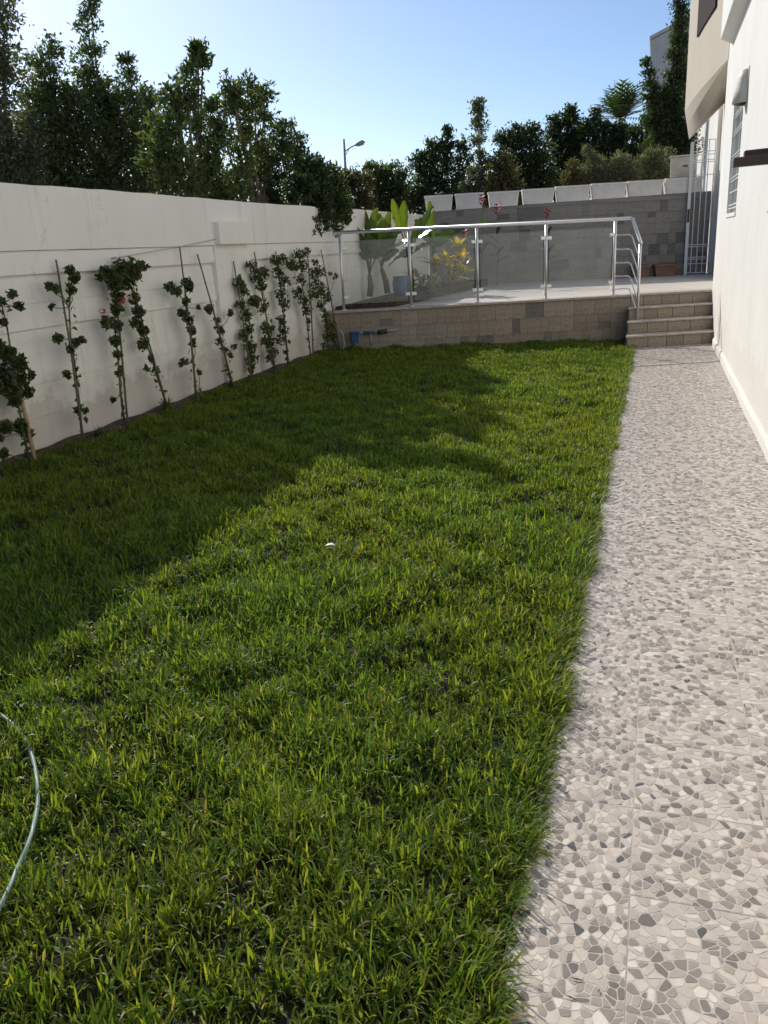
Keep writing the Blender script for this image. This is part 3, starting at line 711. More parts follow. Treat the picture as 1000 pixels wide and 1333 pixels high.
# ------------------------------------------------------------------ grass
def fbm(x, y, s):
    return (np.sin(x * 1.7 * s + 1.3 * np.sin(y * 1.1 * s + 0.5)) + np.sin(y * 2.1 * s + 1.7 * np.sin(x * 1.3 * s + 2.0)) + 0.6 * np.sin((x + y) * 3.7 * s + 1.1) + 0.5 * np.sin((x - 1.6 * y) * 4.9 * s)) / 3.1
def grass(ranges):
    VV = []; TT = []; FQ = []; TOT = []; base = 0
    for (y0, y1, dens, per, lmin, lmax, wid, xlo) in ranges:
        n = int((y1 - y0) * (-0.225 - xlo) * dens / per)
        sx = rng.uniform(xlo, -0.225, n * 2); sy = rng.uniform(y0, y1, n * 2)
        edge = -0.254 + 0.005 * np.sin(sy * 3.1) + 0.009 * np.sin(sy * 9.7 + 1)
        clump = fbm(sx, sy, 2.2); fine = fbm(sx + 7, sy - 3, 7.0)
        wallgap = WX + 0.13 + 0.05 * np.sin(sy * 2.1) + 0.05 * np.sin(sy * 6.3)
        keep = (rng.random(n * 2) < np.where(xlo > -1, 0.6, 0.58 + 0.14 * clump + (0.24 if y1 < 3 else 0.12) * fine)) & (sx < edge) & (sx > wallgap) & (sy < front_y(sx) - 0.03)
        sx, sy, clump, fine = sx[keep], sy[keep], clump[keep], fine[keep]; k = len(sx)
        # every tuft: several blades from one root
        bx = np.repeat(sx, per) + rng.normal(0, 0.010, k * per); by = np.repeat(sy, per) + rng.normal(0, 0.010, k * per)
        bx = np.minimum(bx, -0.238)
        cl = np.repeat(clump, per); fi = np.repeat(fine, per); N_ = len(bx)
        tuft_az = np.repeat(rng.uniform(0, 2 * np.pi, k), per)
        az = tuft_az + rng.normal(0, 1.5, N_)
        Ln = rng.uniform(lmin, lmax, N_) * (1 + 0.25 * cl + 0.30 * fi)
        long_ = rng.random(N_) < 0.05; Ln = np.where(long_, Ln * 1.45, Ln)
        lean = np.abs(rng.normal(0.70, 0.34, N_)).clip(0.08, 1.35)
        # blades along the path edge lean out over it
        near = np.clip((bx + 0.40) / 0.14, 0, 1) 
        az = np.where(rng.random(N_) < near * 0.7, rng.normal(0, 0.7, N_), az); lean = lean + near * 0.22
        d = np.stack([np.cos(az), np.sin(az), np.zeros(N_)], 1); side = np.stack([-np.sin(az), np.cos(az), np.zeros(N_)], 1)
        tw = rng.uniform(-1.2, 1.2, N_)[:, None]; side = side * np.cos(tw) + d * np.sin(tw) * 0.8
        w = (wid * rng.uniform(0.5, 1.45, N_))[:, None]
        root = np.stack([bx, by, lawn_z(bx) + mound(bx, by) - 0.004], 1)
        up = np.array([0, 0, 1.0])
        pts = [root]; a = lean * 0.55
        for s_, seg in ((0, 0.38), (1, 0.36), (2, 0.26)):
            step = (d * np.sin(a)[:, None] + up * np.cos(a)[:, None]) * (Ln * seg)[:, None]
            pts.append(pts[-1] + step); a = a + lean * rng.uniform(0.25, 0.75, N_)
        v = np.stack([pts[0] - side * w * 0.40, pts[0] + side * w * 0.40, pts[1] - side * w * 0.5, pts[1] + side * w * 0.5, pts[2] - side * w * 0.38, pts[2] + side * w * 0.38, pts[3]], 1)
        cols = np.array([(0.122, 0.185, 0.026), (0.175, 0.235, 0.033), (0.070, 0.126, 0.027), (0.235, 0.268, 0.044), (0.052, 0.095, 0.026), (0.25, 0.21, 0.11)])
        pick = rng.choice(6, N_, p=[0.29, 0.22, 0.20, 0.14, 0.11, 0.04])
        patch = np.clip(0.5 + 0.7 * fbm(bx * 0.6 + 3, by * 0.6, 1.5), 0, 1)[:, None]
        cc_ = cols[pick] * (np.array([0.85, 1.02, 1.05]) * (1 - patch) + np.array([1.14, 1.10, 0.95]) * patch) * (1 + 0.15 * rng.normal(size=(N_, 1))).clip(0.5, 1.5) * (1 + 0.10 * cl[:, None])
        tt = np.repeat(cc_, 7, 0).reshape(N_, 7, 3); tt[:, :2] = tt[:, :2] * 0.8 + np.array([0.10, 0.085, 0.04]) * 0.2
        i0 = base + np.arange(N_) * 7
        if y0 >= 4.6:                             # farther off: one quad and a tip per blade
            sel = [0, 1, 4, 5, 6]; i0 = base + np.arange(N_) * 5
            VV.append(v[:, sel].reshape(-1, 3)); TT.append(tt[:, sel].reshape(-1, 3))
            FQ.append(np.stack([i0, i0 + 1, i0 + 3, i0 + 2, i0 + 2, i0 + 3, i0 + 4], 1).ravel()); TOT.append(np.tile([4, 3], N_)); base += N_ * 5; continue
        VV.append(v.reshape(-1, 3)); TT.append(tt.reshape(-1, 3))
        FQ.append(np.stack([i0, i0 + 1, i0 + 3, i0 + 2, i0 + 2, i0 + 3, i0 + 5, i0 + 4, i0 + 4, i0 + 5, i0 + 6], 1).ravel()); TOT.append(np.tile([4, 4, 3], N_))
        base += N_ * 7
    V = np.concatenate(VV); T = np.concatenate(TT); FQ = np.concatenate(FQ); tot = np.concatenate(TOT); start = np.concatenate([[0], np.cumsum(tot)[:-1]])
    return np_mesh('grass', V, FQ, start, tot, 'grass_blade', T)
go = grass([(0.6, 2.6, 12000, 6, 0.030, 0.082, 0.0064, WX + 0.06), (2.6, 4.6, 9800, 6, 0.032, 0.078, 0.0070, WX + 0.06), (4.6, 8.0, 8200, 6, 0.034, 0.070, 0.0080, WX + 0.06), (8.0, 13.7, 5400, 5, 0.040, 0.074, 0.0100, WX + 0.06),
            (0.6, 4.6, 14000, 5, 0.045, 0.115, 0.0056, -0.36), (4.6, 13.2, 6500, 5, 0.045, 0.10, 0.0070, -0.34)])
tag(go, 'thick green lawn grass between the white wall and the path', 'grass', kind='stuff')

# ------------------------------------------------------------------ trees
GREENS = {
 'ficus': [(0.075, 0.115, 0.040), (0.095, 0.130, 0.045), (0.055, 0.090, 0.032), (0.125, 0.150, 0.055)],
 'dark': [(0.048, 0.078, 0.032), (0.062, 0.095, 0.038), (0.038, 0.062, 0.028), (0.080, 0.105, 0.045)],
 'mid': [(0.085, 0.125, 0.048), (0.105, 0.145, 0.055), (0.065, 0.100, 0.038), (0.130, 0.150, 0.070)],
 'olive': [(0.14, 0.155, 0.105), (0.17, 0.18, 0.13), (0.105, 0.12, 0.08), (0.20, 0.205, 0.155)],
 'brown': [(0.105, 0.105, 0.050), (0.13, 0.115, 0.055), (0.085, 0.09, 0.042), (0.14, 0.11, 0.06)],
 'grey': [(0.12, 0.14, 0.085), (0.09, 0.115, 0.065), (0.15, 0.16, 0.11), (0.18, 0.18, 0.135)]}
def tree(name, label, blobs, depth, leaf, dens, pal, trunk_px=None, axis='x', group=None, bark='bark', cat='tree', depth_ratio=0.8, upb=0.35, trunk_r=0.07, spread=0.33, aspect=0.42, zbase=-0.05, clump_n=22, skirt=True):
    """crown made of many leaf clumps spread through a few lobes; lobes given by where they show and how far off they stand"""
    L_ = []
    lowest = max(b[1] for b in blobs); mx = sum(b[0] for b in blobs) / len(blobs); wd_ = max(b[0] for b in blobs) - min(b[0] for b in blobs); r_m = max(b[2] for b in blobs)
    if skirt: blobs = list(blobs) + [(mx + wd_ * q, lowest + r_m * 0.75, r_m * 0.85) for q in (-0.42, 0.0, 0.42)]
    for (px, py, r) in blobs:
        p = at_x(px, py, depth) if axis == 'x' else at_y(px, py, depth)
        L_.append((p, r / px_at(p)))
    low = min(L_, key=lambda q: q[0].z)
    cx = sum(q[0].x for q in L_) / len(L_); cy = sum(q[0].y for q in L_) / len(L_)
    if trunk_px is not None: cx, cy = trunk_px
    root = thing(name, (cx, cy, zbase), label, cat, group)
    tb = MB(); hub = Vector((cx + random.uniform(-.1, .1), cy + random.uniform(-.1, .1), max(0.5, low[0].z * 0.75)))
    tb.tube([(cx, cy, zbase), ((cx + hub.x) / 2 + 0.04, (cy + hub.y) / 2, (zbase + hub.z) / 2), hub], [trunk_r, trunk_r * 0.85, trunk_r * 0.7], 8)
    lb = MB(); P = []; O = []
    for (p, r) in L_:
        a = hub; mid = (a + p) / 2 + Vector((random.uniform(-1, 1), random.uniform(-1, 1), random.uniform(0.2, .6))) * r * 0.25
        lb.tube([a, mid, p, p + Vector((random.uniform(-.3, .3), random.uniform(-.3, .3), 0.6)) * r], [trunk_r * 0.45, trunk_r * 0.26, trunk_r * 0.13, trunk_r * 0.05], 6)
        ncl = max(14, int(dens * (r / leaf) ** 2 * 2.6))
        cl = unit(rng.normal(size=(ncl, 3))) * (rng.random((ncl, 1)) ** 0.42) * np.array([r, r * depth_ratio if axis == 'y' else r, r])
        if axis == 'x': cl[:, 0] *= depth_ratio
        for q in cl:
            if random.random() < 0.05:
                lb.tube([tuple(np.array(p) + q * 0.15), tuple(np.array(p) + q)], [trunk_r * 0.12, trunk_r * 0.05], 4, cap=False)
        sp = r * spread * rng.uniform(0.5, 1.1, (ncl, 1, 1)) * 0.55 + leaf * 0.35
        pts = cl[:, None, :] + rng.normal(size=(ncl, clump_n, 3)) * sp * np.array([1, 1, 0.8])
        pts = pts.reshape(-1, 3)
        P.append(pts + np.array(p)); O.append(unit(pts))
    tb.build('trunk', bark, root, smooth=True)
    lb.build('limbs', bark, root, smooth=True)
    P = np.concatenate(P); O = np.concatenate(O)
    ok = P[:, 2] > zbase + 0.15
    leaves_mesh('crown', P[ok], leaf, GREENS[pal], root, (cx, cy, zbase), outward=O[ok], upbias=upb, aspect=aspect)
    return root
GL = 'trees behind the white boundary wall'  # leftmost crowns get paler leaf palettes, glare put into the leaf colour
tree('garden_tree', 'tall hazy tree at the far left, its crown leaving the picture', [(-5, 10, 34), (-25, 60, 45), (5, 95, 34), (-20, 140, 52), (15, 180, 46), (-45, 200, 60), (5, 225, 40), (30, 215, 32)], -8.8, 0.068, 0.72, 'grey', group=GL)
tree('garden_tree', 'rounded leafy tree next to the tallest left spire behind the wall', [(66, 62, 16), (58, 92, 26), (72, 118, 30), (50, 140, 30), (70, 172, 38), (55, 210, 40), (85, 225, 34), (92, 150, 24), (40, 165, 30), (88, 190, 34)], -9.0, 0.068, 0.72, 'mid', group=GL)
tree('garden_tree', 'slim tree with the tallest pointed spire reaching the top edge', [(118, 4, 12), (114, 32, 16), (118, 62, 18), (112, 95, 25), (122, 130, 28), (112, 165, 36), (125, 205, 38), (140, 232, 32), (140, 150, 24), (94, 130, 20), (146, 185, 30), (136, 118, 18)], -8.7, 0.068, 0.72, 'mid', group=GL)
tree('garden_tree', 'dark pointed tree with a short tiered spire over the wall', [(165, 78, 9), (166, 98, 15), (168, 125, 24), (160, 155, 30), (178, 178, 32), (170, 212, 38), (195, 232, 32), (190, 130, 20), (198, 155, 24), (200, 190, 30), (148, 135, 18)], -8.4, 0.068, 0.72, 'mid', group=GL)
tree('garden_tree', 'tree with a leaning top shoot and bare pale branch above the wall', [(258, 66, 11), (264, 78, 11), (252, 92, 15), (240, 116, 20), (222, 128, 18), (232, 155, 24), (215, 170, 22), (258, 165, 20), (225, 205, 34), (262, 212, 30), (205, 195, 26), (275, 140, 14), (282, 175, 20), (245, 140, 18)], -5.5, 0.066, 0.8, 'ficus', group=GL)
tree('garden_tree', 'broad rounded tree with sky gaps behind the wall pillar', [(300, 112, 15), (322, 110, 15), (345, 118, 13), (295, 138, 17), (318, 148, 18), (345, 150, 13), (290, 170, 20), (275, 190, 22), (312, 208, 26), (340, 222, 26), (335, 185, 15), (300, 240, 24), (332, 132, 12), (306, 128, 13), (356, 175, 16), (350, 205, 20), (318, 175, 14)], -5.45, 0.064, 0.8, 'ficus', group=GL)
tree('garden_tree', 'small round topped tree where the boundary wall meets the overhanging shrub', [(372, 170, 15), (386, 182, 14), (366, 192, 16), (382, 208, 17), (358, 225, 18), (378, 236, 18), (352, 250, 12), (394, 225, 16), (398, 245, 16), (388, 198, 14)], -5.35, 0.060, 0.85, 'dark', group=GL)
tree('overhanging_shrub', 'dark shrub spilling over the wall down to the railing end', [(408, 222, 18), (428, 236, 20), (412, 250, 22), (432, 258, 22), (415, 274, 20), (440, 276, 16), (408, 290, 12), (404, 302, 7), (430, 290, 14), (446, 286, 9), (420, 296, 9), (395, 240, 14)], -4.66, 0.06, 2.6, 'dark', trunk_px=(-5.1, at_x(420, 260, -4.66).y + 0.2), cat='shrub', depth_ratio=0.9, trunk_r=0.05, skirt=False)
GB = 'trees beyond the terrace'
tree('distant_shrub', 'brownish shrub under the street lamp behind the wall', [(452, 232, 15), (468, 238, 18), (445, 248, 16), (472, 256, 16), (455, 262, 12)], 24, 0.10, 1.1, 'brown', axis='y', group=GB, cat='shrub')
tree('distant_tree', 'low green tree right of the street lamp behind the wall', [(488, 228, 16), (508, 232, 20), (524, 238, 18), (495, 252, 20), (520, 258, 20), (482, 216, 7)], 25, 0.10, 1.1, 'mid', axis='y', group=GB)
tree('distant_tree', 'mid green tree with uneven top left of the slender pale trunked tree', [(584, 172, 8), (583, 188, 12), (558, 196, 14), (604, 190, 11), (545, 212, 14), (572, 212, 20), (600, 216, 17), (560, 236, 22), (590, 244, 22), (548, 252, 18)], 24, 0.10, 1.15, 'dark', axis='y', group=GB)
tree('slender_tree', 'tall slender grey green tree with pale trunk standing above the planters', [(623, 134, 7), (622, 148, 9), (625, 165, 10), (622, 182, 9), (627, 200, 9), (634, 214, 11), (618, 226, 12), (630, 238, 14), (612, 248, 12)], 22.5, 0.085, 1.3, 'grey', axis='y', group=GB, bark='bark_pale', trunk_r=0.07)
tree('distant_shrub', 'olive brown shrub right of the slender pale trunk tree', [(655, 206, 12), (648, 222, 15), (664, 226, 15), (652, 242, 17), (640, 248, 10), (668, 244, 12)], 22, 0.085, 1.2, 'brown', axis='y', group=GB, cat='shrub')
tree('distant_tree', 'dark rounded tree at the left of the dense dark row', [(655, 180, 12), (672, 178, 15), (690, 174, 14), (668, 200, 20), (694, 198, 22), (676, 226, 24), (704, 226, 20)], 27, 0.11, 1.2, 'dark', axis='y', group=GB)
tree('distant_tree', 'dark tree with the highest point of the dense dark row', [(722, 158, 10), (742, 144, 8), (740, 158, 14), (725, 174, 18), (750, 176, 20), (730, 200, 24), (755, 206, 22), (735, 228, 22)], 28, 0.11, 1.2, 'dark', axis='y', group=GB)
tree('distant_tree', 'dark tree left of the palm in the dense dark row', [(776, 150, 9), (768, 166, 15), (784, 170, 14), (772, 190, 20), (794, 192, 16), (780, 214, 22), (800, 216, 18), (808, 170, 12), (800, 166, 10), (816, 172, 11), (806, 186, 13), (812, 200, 16)], 27.5, 0.11, 1.2, 'dark', axis='y', group=GB)
tree('distant_tree', 'spiky dark green tree between the palm and the tall cypress', [(842, 158, 10), (828, 172, 12), (850, 176, 16), (836, 190, 18), (858, 196, 18), (832, 206, 16)], 27, 0.10, 1.1, 'dark', axis='y', group=GB, upb=1.2)
tree('cypress_tree', 'tall dark cypress rising beside the cream balcony', [(888, -50, 10), (884, -28, 11), (886, -5, 12), (880, 12, 10), (888, 26, 12), (882, 44, 12), (890, 60, 13), (880, 74, 12), (888, 94, 16), (872, 104, 10), (842, 80, 5), (846, 94, 8), (850, 110, 11), (846, 128, 12), (866, 126, 15), (884, 122, 18), (858, 148, 18), (878, 150, 20), (848, 160, 12), (870, 174, 20), (888, 172, 18)], 25, 0.075, 1.15, 'dark', axis='y', group=GB, upb=0.8, trunk_r=0.12)
GO = 'silvery shrubs behind the planters'
tree('olive_shrub', 'small silvery shrub with brownish base at the left of the olive row', [(748, 226, 11), (738, 234, 9), (756, 234, 11), (744, 214, 6)], 20.6, 0.06, 1.3, 'brown', axis='y', group=GO, cat='shrub', trunk_r=0.03, upb=0.8, aspect=0.25)
tree('olive_shrub', 'upright silvery olive shrub in the left half of the olive row', [(768, 206, 9), (776, 216, 14), (766, 228, 14), (784, 230, 14), (762, 196, 6)], 20.8, 0.06, 1.3, 'olive', axis='y', group=GO, cat='shrub', trunk_r=0.03, upb=0.8, aspect=0.25)
tree('olive_shrub', 'silvery olive shrub in the middle of the olive row', [(806, 206, 10), (812, 218, 15), (798, 226, 14), (824, 228, 13)], 20.7, 0.06, 1.3, 'olive', axis='y', group=GO, cat='shrub', trunk_r=0.03, upb=0.8, aspect=0.25)
tree('olive_shrub', 'silvery olive shrub nearest the cream utility box', [(848, 200, 9), (838, 212, 13), (860, 208, 14), (852, 224, 15), (870, 222, 10)], 20.9, 0.06, 1.3, 'grey', axis='y', group=GO, cat='shrub', trunk_r=0.03, upb=0.8, aspect=0.25)

# palm: trunk and arching fronds, each frond a part
pc = at_y(808, 154, 34.0); palm = thing('palm_tree', (pc.x, pc.y, -0.05), 'small palm tree with stiff fronds left of the cypress', 'tree', GB)
b1 = MB(); b1.tube([(pc.x, pc.y, -0.05), (pc.x + .05, pc.y, pc.z * 0.6), pc], [0.12, 0.10, 0.09], 9); b1.build('trunk', 'bark', palm, smooth=True)
for k in range(44):
    an = k * 2.4; el = random.uniform(0.15, 1.5); L_ = random.uniform(0.85, 1.3); mb = MB(); mb.tint = random.choice(GREENS['dark'])
    d = Vector((math.cos(an) * math.cos(el), math.sin(an) * math.cos(el), math.sin(el))); sd_ = d.cross(Vector((0, 0, 1))).normalized()
    pts = [pc + d * (L_ * q) + Vector((0, 0, -0.16 * (q ** 2) * math.cos(el))) for q in np.linspace(0, 1, 9)]
    for i in range(1, 9):
        p = pts[i]; dr = (pts[i] - pts[i - 1]).normalized(); l_ = 0.30 * math.sin(math.pi * (i / 9.5)) + 0.06
        for s_ in (-1, 1):
            tip = p + sd_ * s_ * l_ + dr * l_ * 0.9 - Vector((0, 0, 0.06)); mb.add([p - dr * 0.05, p + dr * 0.05, tip], [(0, 1, 2)])
    for i in range(8): mb.add([pts[i] + sd_ * .012, pts[i] - sd_ * .012, pts[i + 1] - sd_ * .008, pts[i + 1] + sd_ * .008], [(0, 1, 2, 3)])
    mb.build('frond', 'leaf', palm)

# street lamp far behind
sb = at_y(447.5, 181, 42.0); sl = thing('street_lamp', (sb.x, sb.y, 0), 'grey street lamp with one slanted arm behind the trees', 'street lamp')
b1 = MB(); b1.tube([(sb.x, sb.y, -0.05), (sb.x, sb.y, sb.z)], [0.11, 0.055], 10); b1.build('pole', 'galvanised', sl, smooth=True)
e1 = at_y(449, 197, 42.0); e2 = at_y(462, 189, 42.0)
b1 = MB(); b1.tube([e1, (e1 + e2) / 2 + Vector((0, 0, 0.03)), e2], 0.035, 8); b1.tube([at_y(449, 203, 42.0), at_y(456, 192, 42.0)], 0.02, 6); b1.build('arm', 'galvanised', sl)
h0 = e2; h1 = at_y(475, 184.5, 42.0); dd = (h1 - h0)
b1 = MB(); b1.tube([h0, h0 + dd * 0.3, h0 + dd * 0.8, h1], [0.04, 0.11, 0.12, 0.03], 8); b1.build('lamp_head', 'galvanised', sl, smooth=True)
# far cream building behind the cypress
fb0 = at_y(848, 52, 60.0); fb = thing('distant_building', (fb0.x + 4, 62, 0), 'far cream building with slanted parapet behind the cypress', 'building')
b1 = MB(); xa = fb0.x
b1.hexa([(xa, 60, -0.1), (xa + 9, 58, -0.1), (xa + 9, 70, -0.1), (xa, 70, -0.1), (xa, 60, fb0.z), (xa + 9, 58, fb0.z + 3.2), (xa + 9, 70, fb0.z + 3.2), (xa, 70, fb0.z)]); b1.build('wall', 'far_cream', fb)
b1 = MB(); b1.hexa([(xa - .1, 59.9, fb0.z + .005), (xa + 9.1, 57.9, fb0.z + 3.205), (xa + 9.1, 70.1, fb0.z + 3.205), (xa - .1, 70.1, fb0.z + .005), (xa - .1, 59.9, fb0.z + .2), (xa + 9.1, 57.9, fb0.z + 3.4), (xa + 9.1, 70.1, fb0.z + 3.4), (xa - .1, 70.1, fb0.z + .2)]); b1.build('parapet', 'far_cream', fb)

# ------------------------------------------------------------------ staked climbing roses along the left wall
ROSE = [(0.055, 0.095, 0.034), (0.075, 0.115, 0.038), (0.042, 0.072, 0.030), (0.10, 0.135, 0.042), (0.12, 0.10, 0.05)]
ROSEY = [(0.12, 0.15, 0.04), (0.155, 0.165, 0.04), (0.07, 0.105, 0.034)]
def rose(stem, clusters, label, pal=ROSE, flowers=(), tuft=None):
    base = at_x(stem[0][0], stem[0][1], WX + 0.13); base.z = max(0.1, base.z)
    t_ = thing('climbing_rose', base, label, 'climbing plant', 'staked climbing roses')
    b1 = MB(); pts = []
    for i, (x, y) in enumerate(stem):
        p = at_x(x, y, WX + 0.13 - 0.05 * i / max(1, len(stem) - 1)); pts.append(p)
    b1.tube(pts, [0.011 - 0.006 * i / max(1, len(pts) - 1) for i in range(len(pts))], 6)
    for (x, y, r) in clusters:                       # twig from the stem to each leaf cluster
        p = at_x(x, y, WX + 0.12); q = min(pts, key=lambda s_: (s_ - p).length + max(0, s_.z - p.z))
        b1.tube([q, (q + p) / 2 + Vector((0.02, 0, -0.01)), p], [0.005, 0.004, 0.003], 5)
    b1.build('stem', 'stem_green', t_, smooth=True)
    P = []
    for (x, y, r) in clusters:
        p = at_x(x, y, WX + 0.12); rr = r / px_at(p); n = int(12 + r * r * 1.2 * min(1, 13 / r))
        q = unit(rng.normal(size=(n, 3))) * (rng.random((n, 1)) ** 0.5) * np.array([min(rr, 0.11), rr, rr]); pp = q + np.array(p); pp[:, 0] = np.maximum(pp[:, 0], WX + 0.035)
        P.append(pp)
    # sparse leaves all along the stem
    for a, e in zip(pts[:-1], pts[1:]):
        n = int((e - a).length * 55); tt = rng.random((n, 1)); P.append(np.array(a) * (1 - tt) + np.array(e) * tt + rng.normal(0, 0.022, (n, 3)))
    P = np.concatenate(P); leaves_mesh('foliage', P, 0.042, pal, t_, tuple(base), upbias=-0.1, aspect=0.5, droop=0.25, sizevar=0.5)
    for (x, y, r) in flowers:
        p = at_x(x, y, WX + 0.2); rr = r / px_at(p); f = MB()
        for k in range(11):
            an = k * 2.399; q = 0.3 + 0.7 * k / 11; c_ = p + Vector((0.02 * math.cos(an), math.cos(an) * rr * q * .6, math.sin(an) * rr * q * .6))
            u_ = Vector((0.5, math.cos(an), math.sin(an))).normalized() * rr * 0.8; s_ = u_.cross(Vector((1, 0, 0))).normalized() * rr * 0.5
            f.add([c_ - s_ * .5, c_ + u_ * 0.6 - s_, c_ + u_, c_ + u_ * 0.6 + s_, c_ + s_ * .5], [(0, 1, 2, 3, 4)])
        f.build('flower', 'red_petal', t_)
    return t_
def stake(x0, y0, x1, y1, label, mat='bamboo', r=0.009):
    a = at_x(x0, y0, WX + 0.17); e = at_x(x1, y1, WX + 0.055); a2 = a - (e - a).normalized() * 0.12
    mid = (a + e) / 2 + Vector((0.006, 0.01, 0)); b1 = MB(); b1.tube([a2, mid, e], [r * 1.15, r, r * 0.85], 7)
    for q in (0.25, 0.45, 0.62, 0.8):
        c_ = a2.lerp(mid, q * 2) if q < 0.5 else mid.lerp(e, q * 2 - 1); d = (e - a).normalized() * 0.004; b1.tube([c_ - d, c_ + d], r * 1.25, 7)
    tag(b1.build('stake', mat, org=a, smooth=True), label, 'stake', 'plant stakes along the wall')
rose([(38, 598), (30, 560), (24, 525), (18, 480), (10, 430), (2, 395)], [(10, 462, 13), (26, 474, 12), (8, 488, 13), (28, 496, 11), (14, 508, 12), (36, 510, 8), (20, 524, 8), (-2, 452, 10), (-4, 505, 10), (8, 556, 10), (26, 554, 9), (-4, 570, 9), (36, 565, 8), (5, 590, 7), (16, 383, 6), (2, 392, 6), (24, 398, 6), (4, 420, 5), (40, 488, 6)], 'bushy dark climbing rose at the left edge of the picture')
rose([(107, 568), (104, 530), (98, 480), (92, 440), (90, 400), (95, 355)], [(64, 372, 6), (73, 376, 6), (91, 352, 7), (98, 362, 8), (93, 377, 7), (75, 440, 7), (98, 446, 6), (106, 443, 5), (92, 455, 6), (88, 488, 5), (102, 534, 5), (112, 535, 4), (66, 400, 3)], 'sparse thin climbing rose, second from the left edge, leaves in small tufts')
rose([(162, 550), (157, 510), (154, 470), (150, 430), (150, 390), (152, 350)], [(140, 356, 11), (158, 350, 13), (172, 348, 13), (186, 345, 8), (150, 368, 12), (166, 366, 11), (154, 385, 9), (132, 360, 6), (152, 402, 9), (140, 420, 9), (152, 424, 8), (150, 444, 8), (153, 462, 6), (155, 485, 5), (147, 520, 3), (178, 360, 8)], 'full climbing rose with a broad leafy head and red blooms', flowers=[(157, 391, 4.6), (132, 405, 3.4)])
rose([(217, 527), (205, 490), (192, 450), (180, 415), (174, 372)], [(175, 388, 8), (180, 404, 9), (178, 420, 9), (187, 430, 8), (187, 450, 8), (197, 466, 4), (204, 482, 5), (190, 480, 3)], 'slanting climbing rose leaning left beside the one with red blooms', pal=ROSE + ROSEY)
rose([(255, 517), (252, 470), (248, 430), (242, 400), (240, 370)], [(220, 374, 7), (230, 378, 8), (243, 368, 8), (247, 375, 6), (242, 392, 6), (238, 408, 7), (246, 416, 8), (250, 430, 7), (252, 445, 5), (240, 470, 5), (236, 474, 4), (258, 400, 3), (260, 485, 3)], 'climbing rose with a two lobed leafy top, left of the wall pillar', pal=ROSE)
rose([(302, 500), (292, 460), (284, 430), (276, 400)], [(274, 402, 6), (270, 403, 5), (283, 418, 5), (287, 430, 6), (285, 445, 5), (293, 455, 4), (304, 452, 4), (300, 462, 4), (298, 488, 3), (300, 408, 5)], 'thin climbing rose on a strongly slanted cane in front of the pillar', pal=ROSE)
rose([(327, 492), (324, 450), (319, 410), (312, 370)], [(312, 368, 9), (318, 378, 9), (314, 395, 8), (320, 410, 9), (324, 428, 9), (317, 436, 8), (325, 452, 10), (328, 466, 9), (327, 480, 7), (332, 392, 8)], 'yellow green climbing rose at the right edge of the wall pillar', pal=ROSEY + ROSE[:2])
rose([(357, 482), (352, 440), (345, 400), (336, 350)], [(328, 346, 8), (334, 360, 10), (344, 356, 9), (340, 372, 8), (332, 392, 9), (340, 404, 6), (346, 398, 6), (345, 426, 8), (352, 428, 7), (348, 446, 10), (355, 458, 8), (350, 466, 6)], 'leafy climbing rose, first to the right of the pillar edge rose')
rose([(375, 476), (371, 430), (366, 380), (362, 335)], [(358, 340, 8), (368, 338, 8), (378, 345, 8), (362, 355, 9), (370, 366, 9), (366, 384, 9), (370, 396, 8), (366, 418, 7), (369, 430, 9), (366, 442, 8), (372, 458, 4)], 'dense dark climbing rose, second to the right of the pillar edge rose')
rose([(405, 468), (401, 430), (396, 390), (390, 335)], [(388, 332, 9), (398, 329, 7), (384, 346, 8), (394, 346, 8), (390, 364, 8), (388, 382, 9), (396, 392, 9), (400, 404, 7), (402, 418, 4), (410, 342, 4)], 'dense climbing rose with bare lower stem, third to the right of the pillar edge rose')
rose([(440, 455), (430, 430), (420, 400), (412, 350)], [(408, 356, 8), (416, 354, 8), (412, 370, 9), (408, 384, 9), (420, 378, 9), (427, 388, 8), (418, 398, 7), (424, 412, 8), (430, 424, 9), (425, 438, 8), (434, 436, 7), (437, 360, 4), (430, 356, 3), (422, 450, 5)], 'yellowish climbing rose next to the retaining wall and railing', pal=ROSEY + ROSE)
stake(45, 600, 16, 478, 'pale thick cane inside the bushy rose at the left edge', 'cane_pale', 0.016)
stake(108, 571, 73, 338, 'tall bamboo stake of the sparse rose near the left edge')
stake(166, 551, 146, 345, 'bamboo stake behind the rose with red blooms')
stake(217, 528, 170, 372, 'slanted stake of the leaning rose beside the red blooms')
stake(256, 519, 234, 322, 'tall thin stake of the two lobed rose left of the pillar')
stake(303, 502, 257, 331, 'strongly slanted stake crossing the left edge of the pillar')
stake(327, 493, 304, 340, 'stake in front of the pillar with the yellow green rose')
stake(358, 482, 331, 328, 'first stake to the right of the pillar')
stake(376, 477, 359, 327, 'second stake to the right of the pillar')
stake(408, 466, 400, 321, 'third stake to the right of the pillar')
stake(442, 455, 418, 325, 'stake nearest the retaining wall beside the railing end')
a = at_x(150, 336, WX + 0.05); e = at_x(303, 306.5, WX + 0.055); md = (a + e) / 2 - Vector((0, 0, 0.012))
b1 = MB(); b1.tube([a, md, e], 0.0035, 5); b1.tube([e - Vector((0.09, 0, 0)), e + Vector((0.01, 0, 0))], 0.008, 6); b1.tube([a - Vector((0.06, 0, 0)), a + Vector((0.01, 0, 0))], 0.008, 6)
tag(b1.build('wire', 'wire', org=e), 'thin wire stretched along the white wall to a nail on the pillar', 'wire')
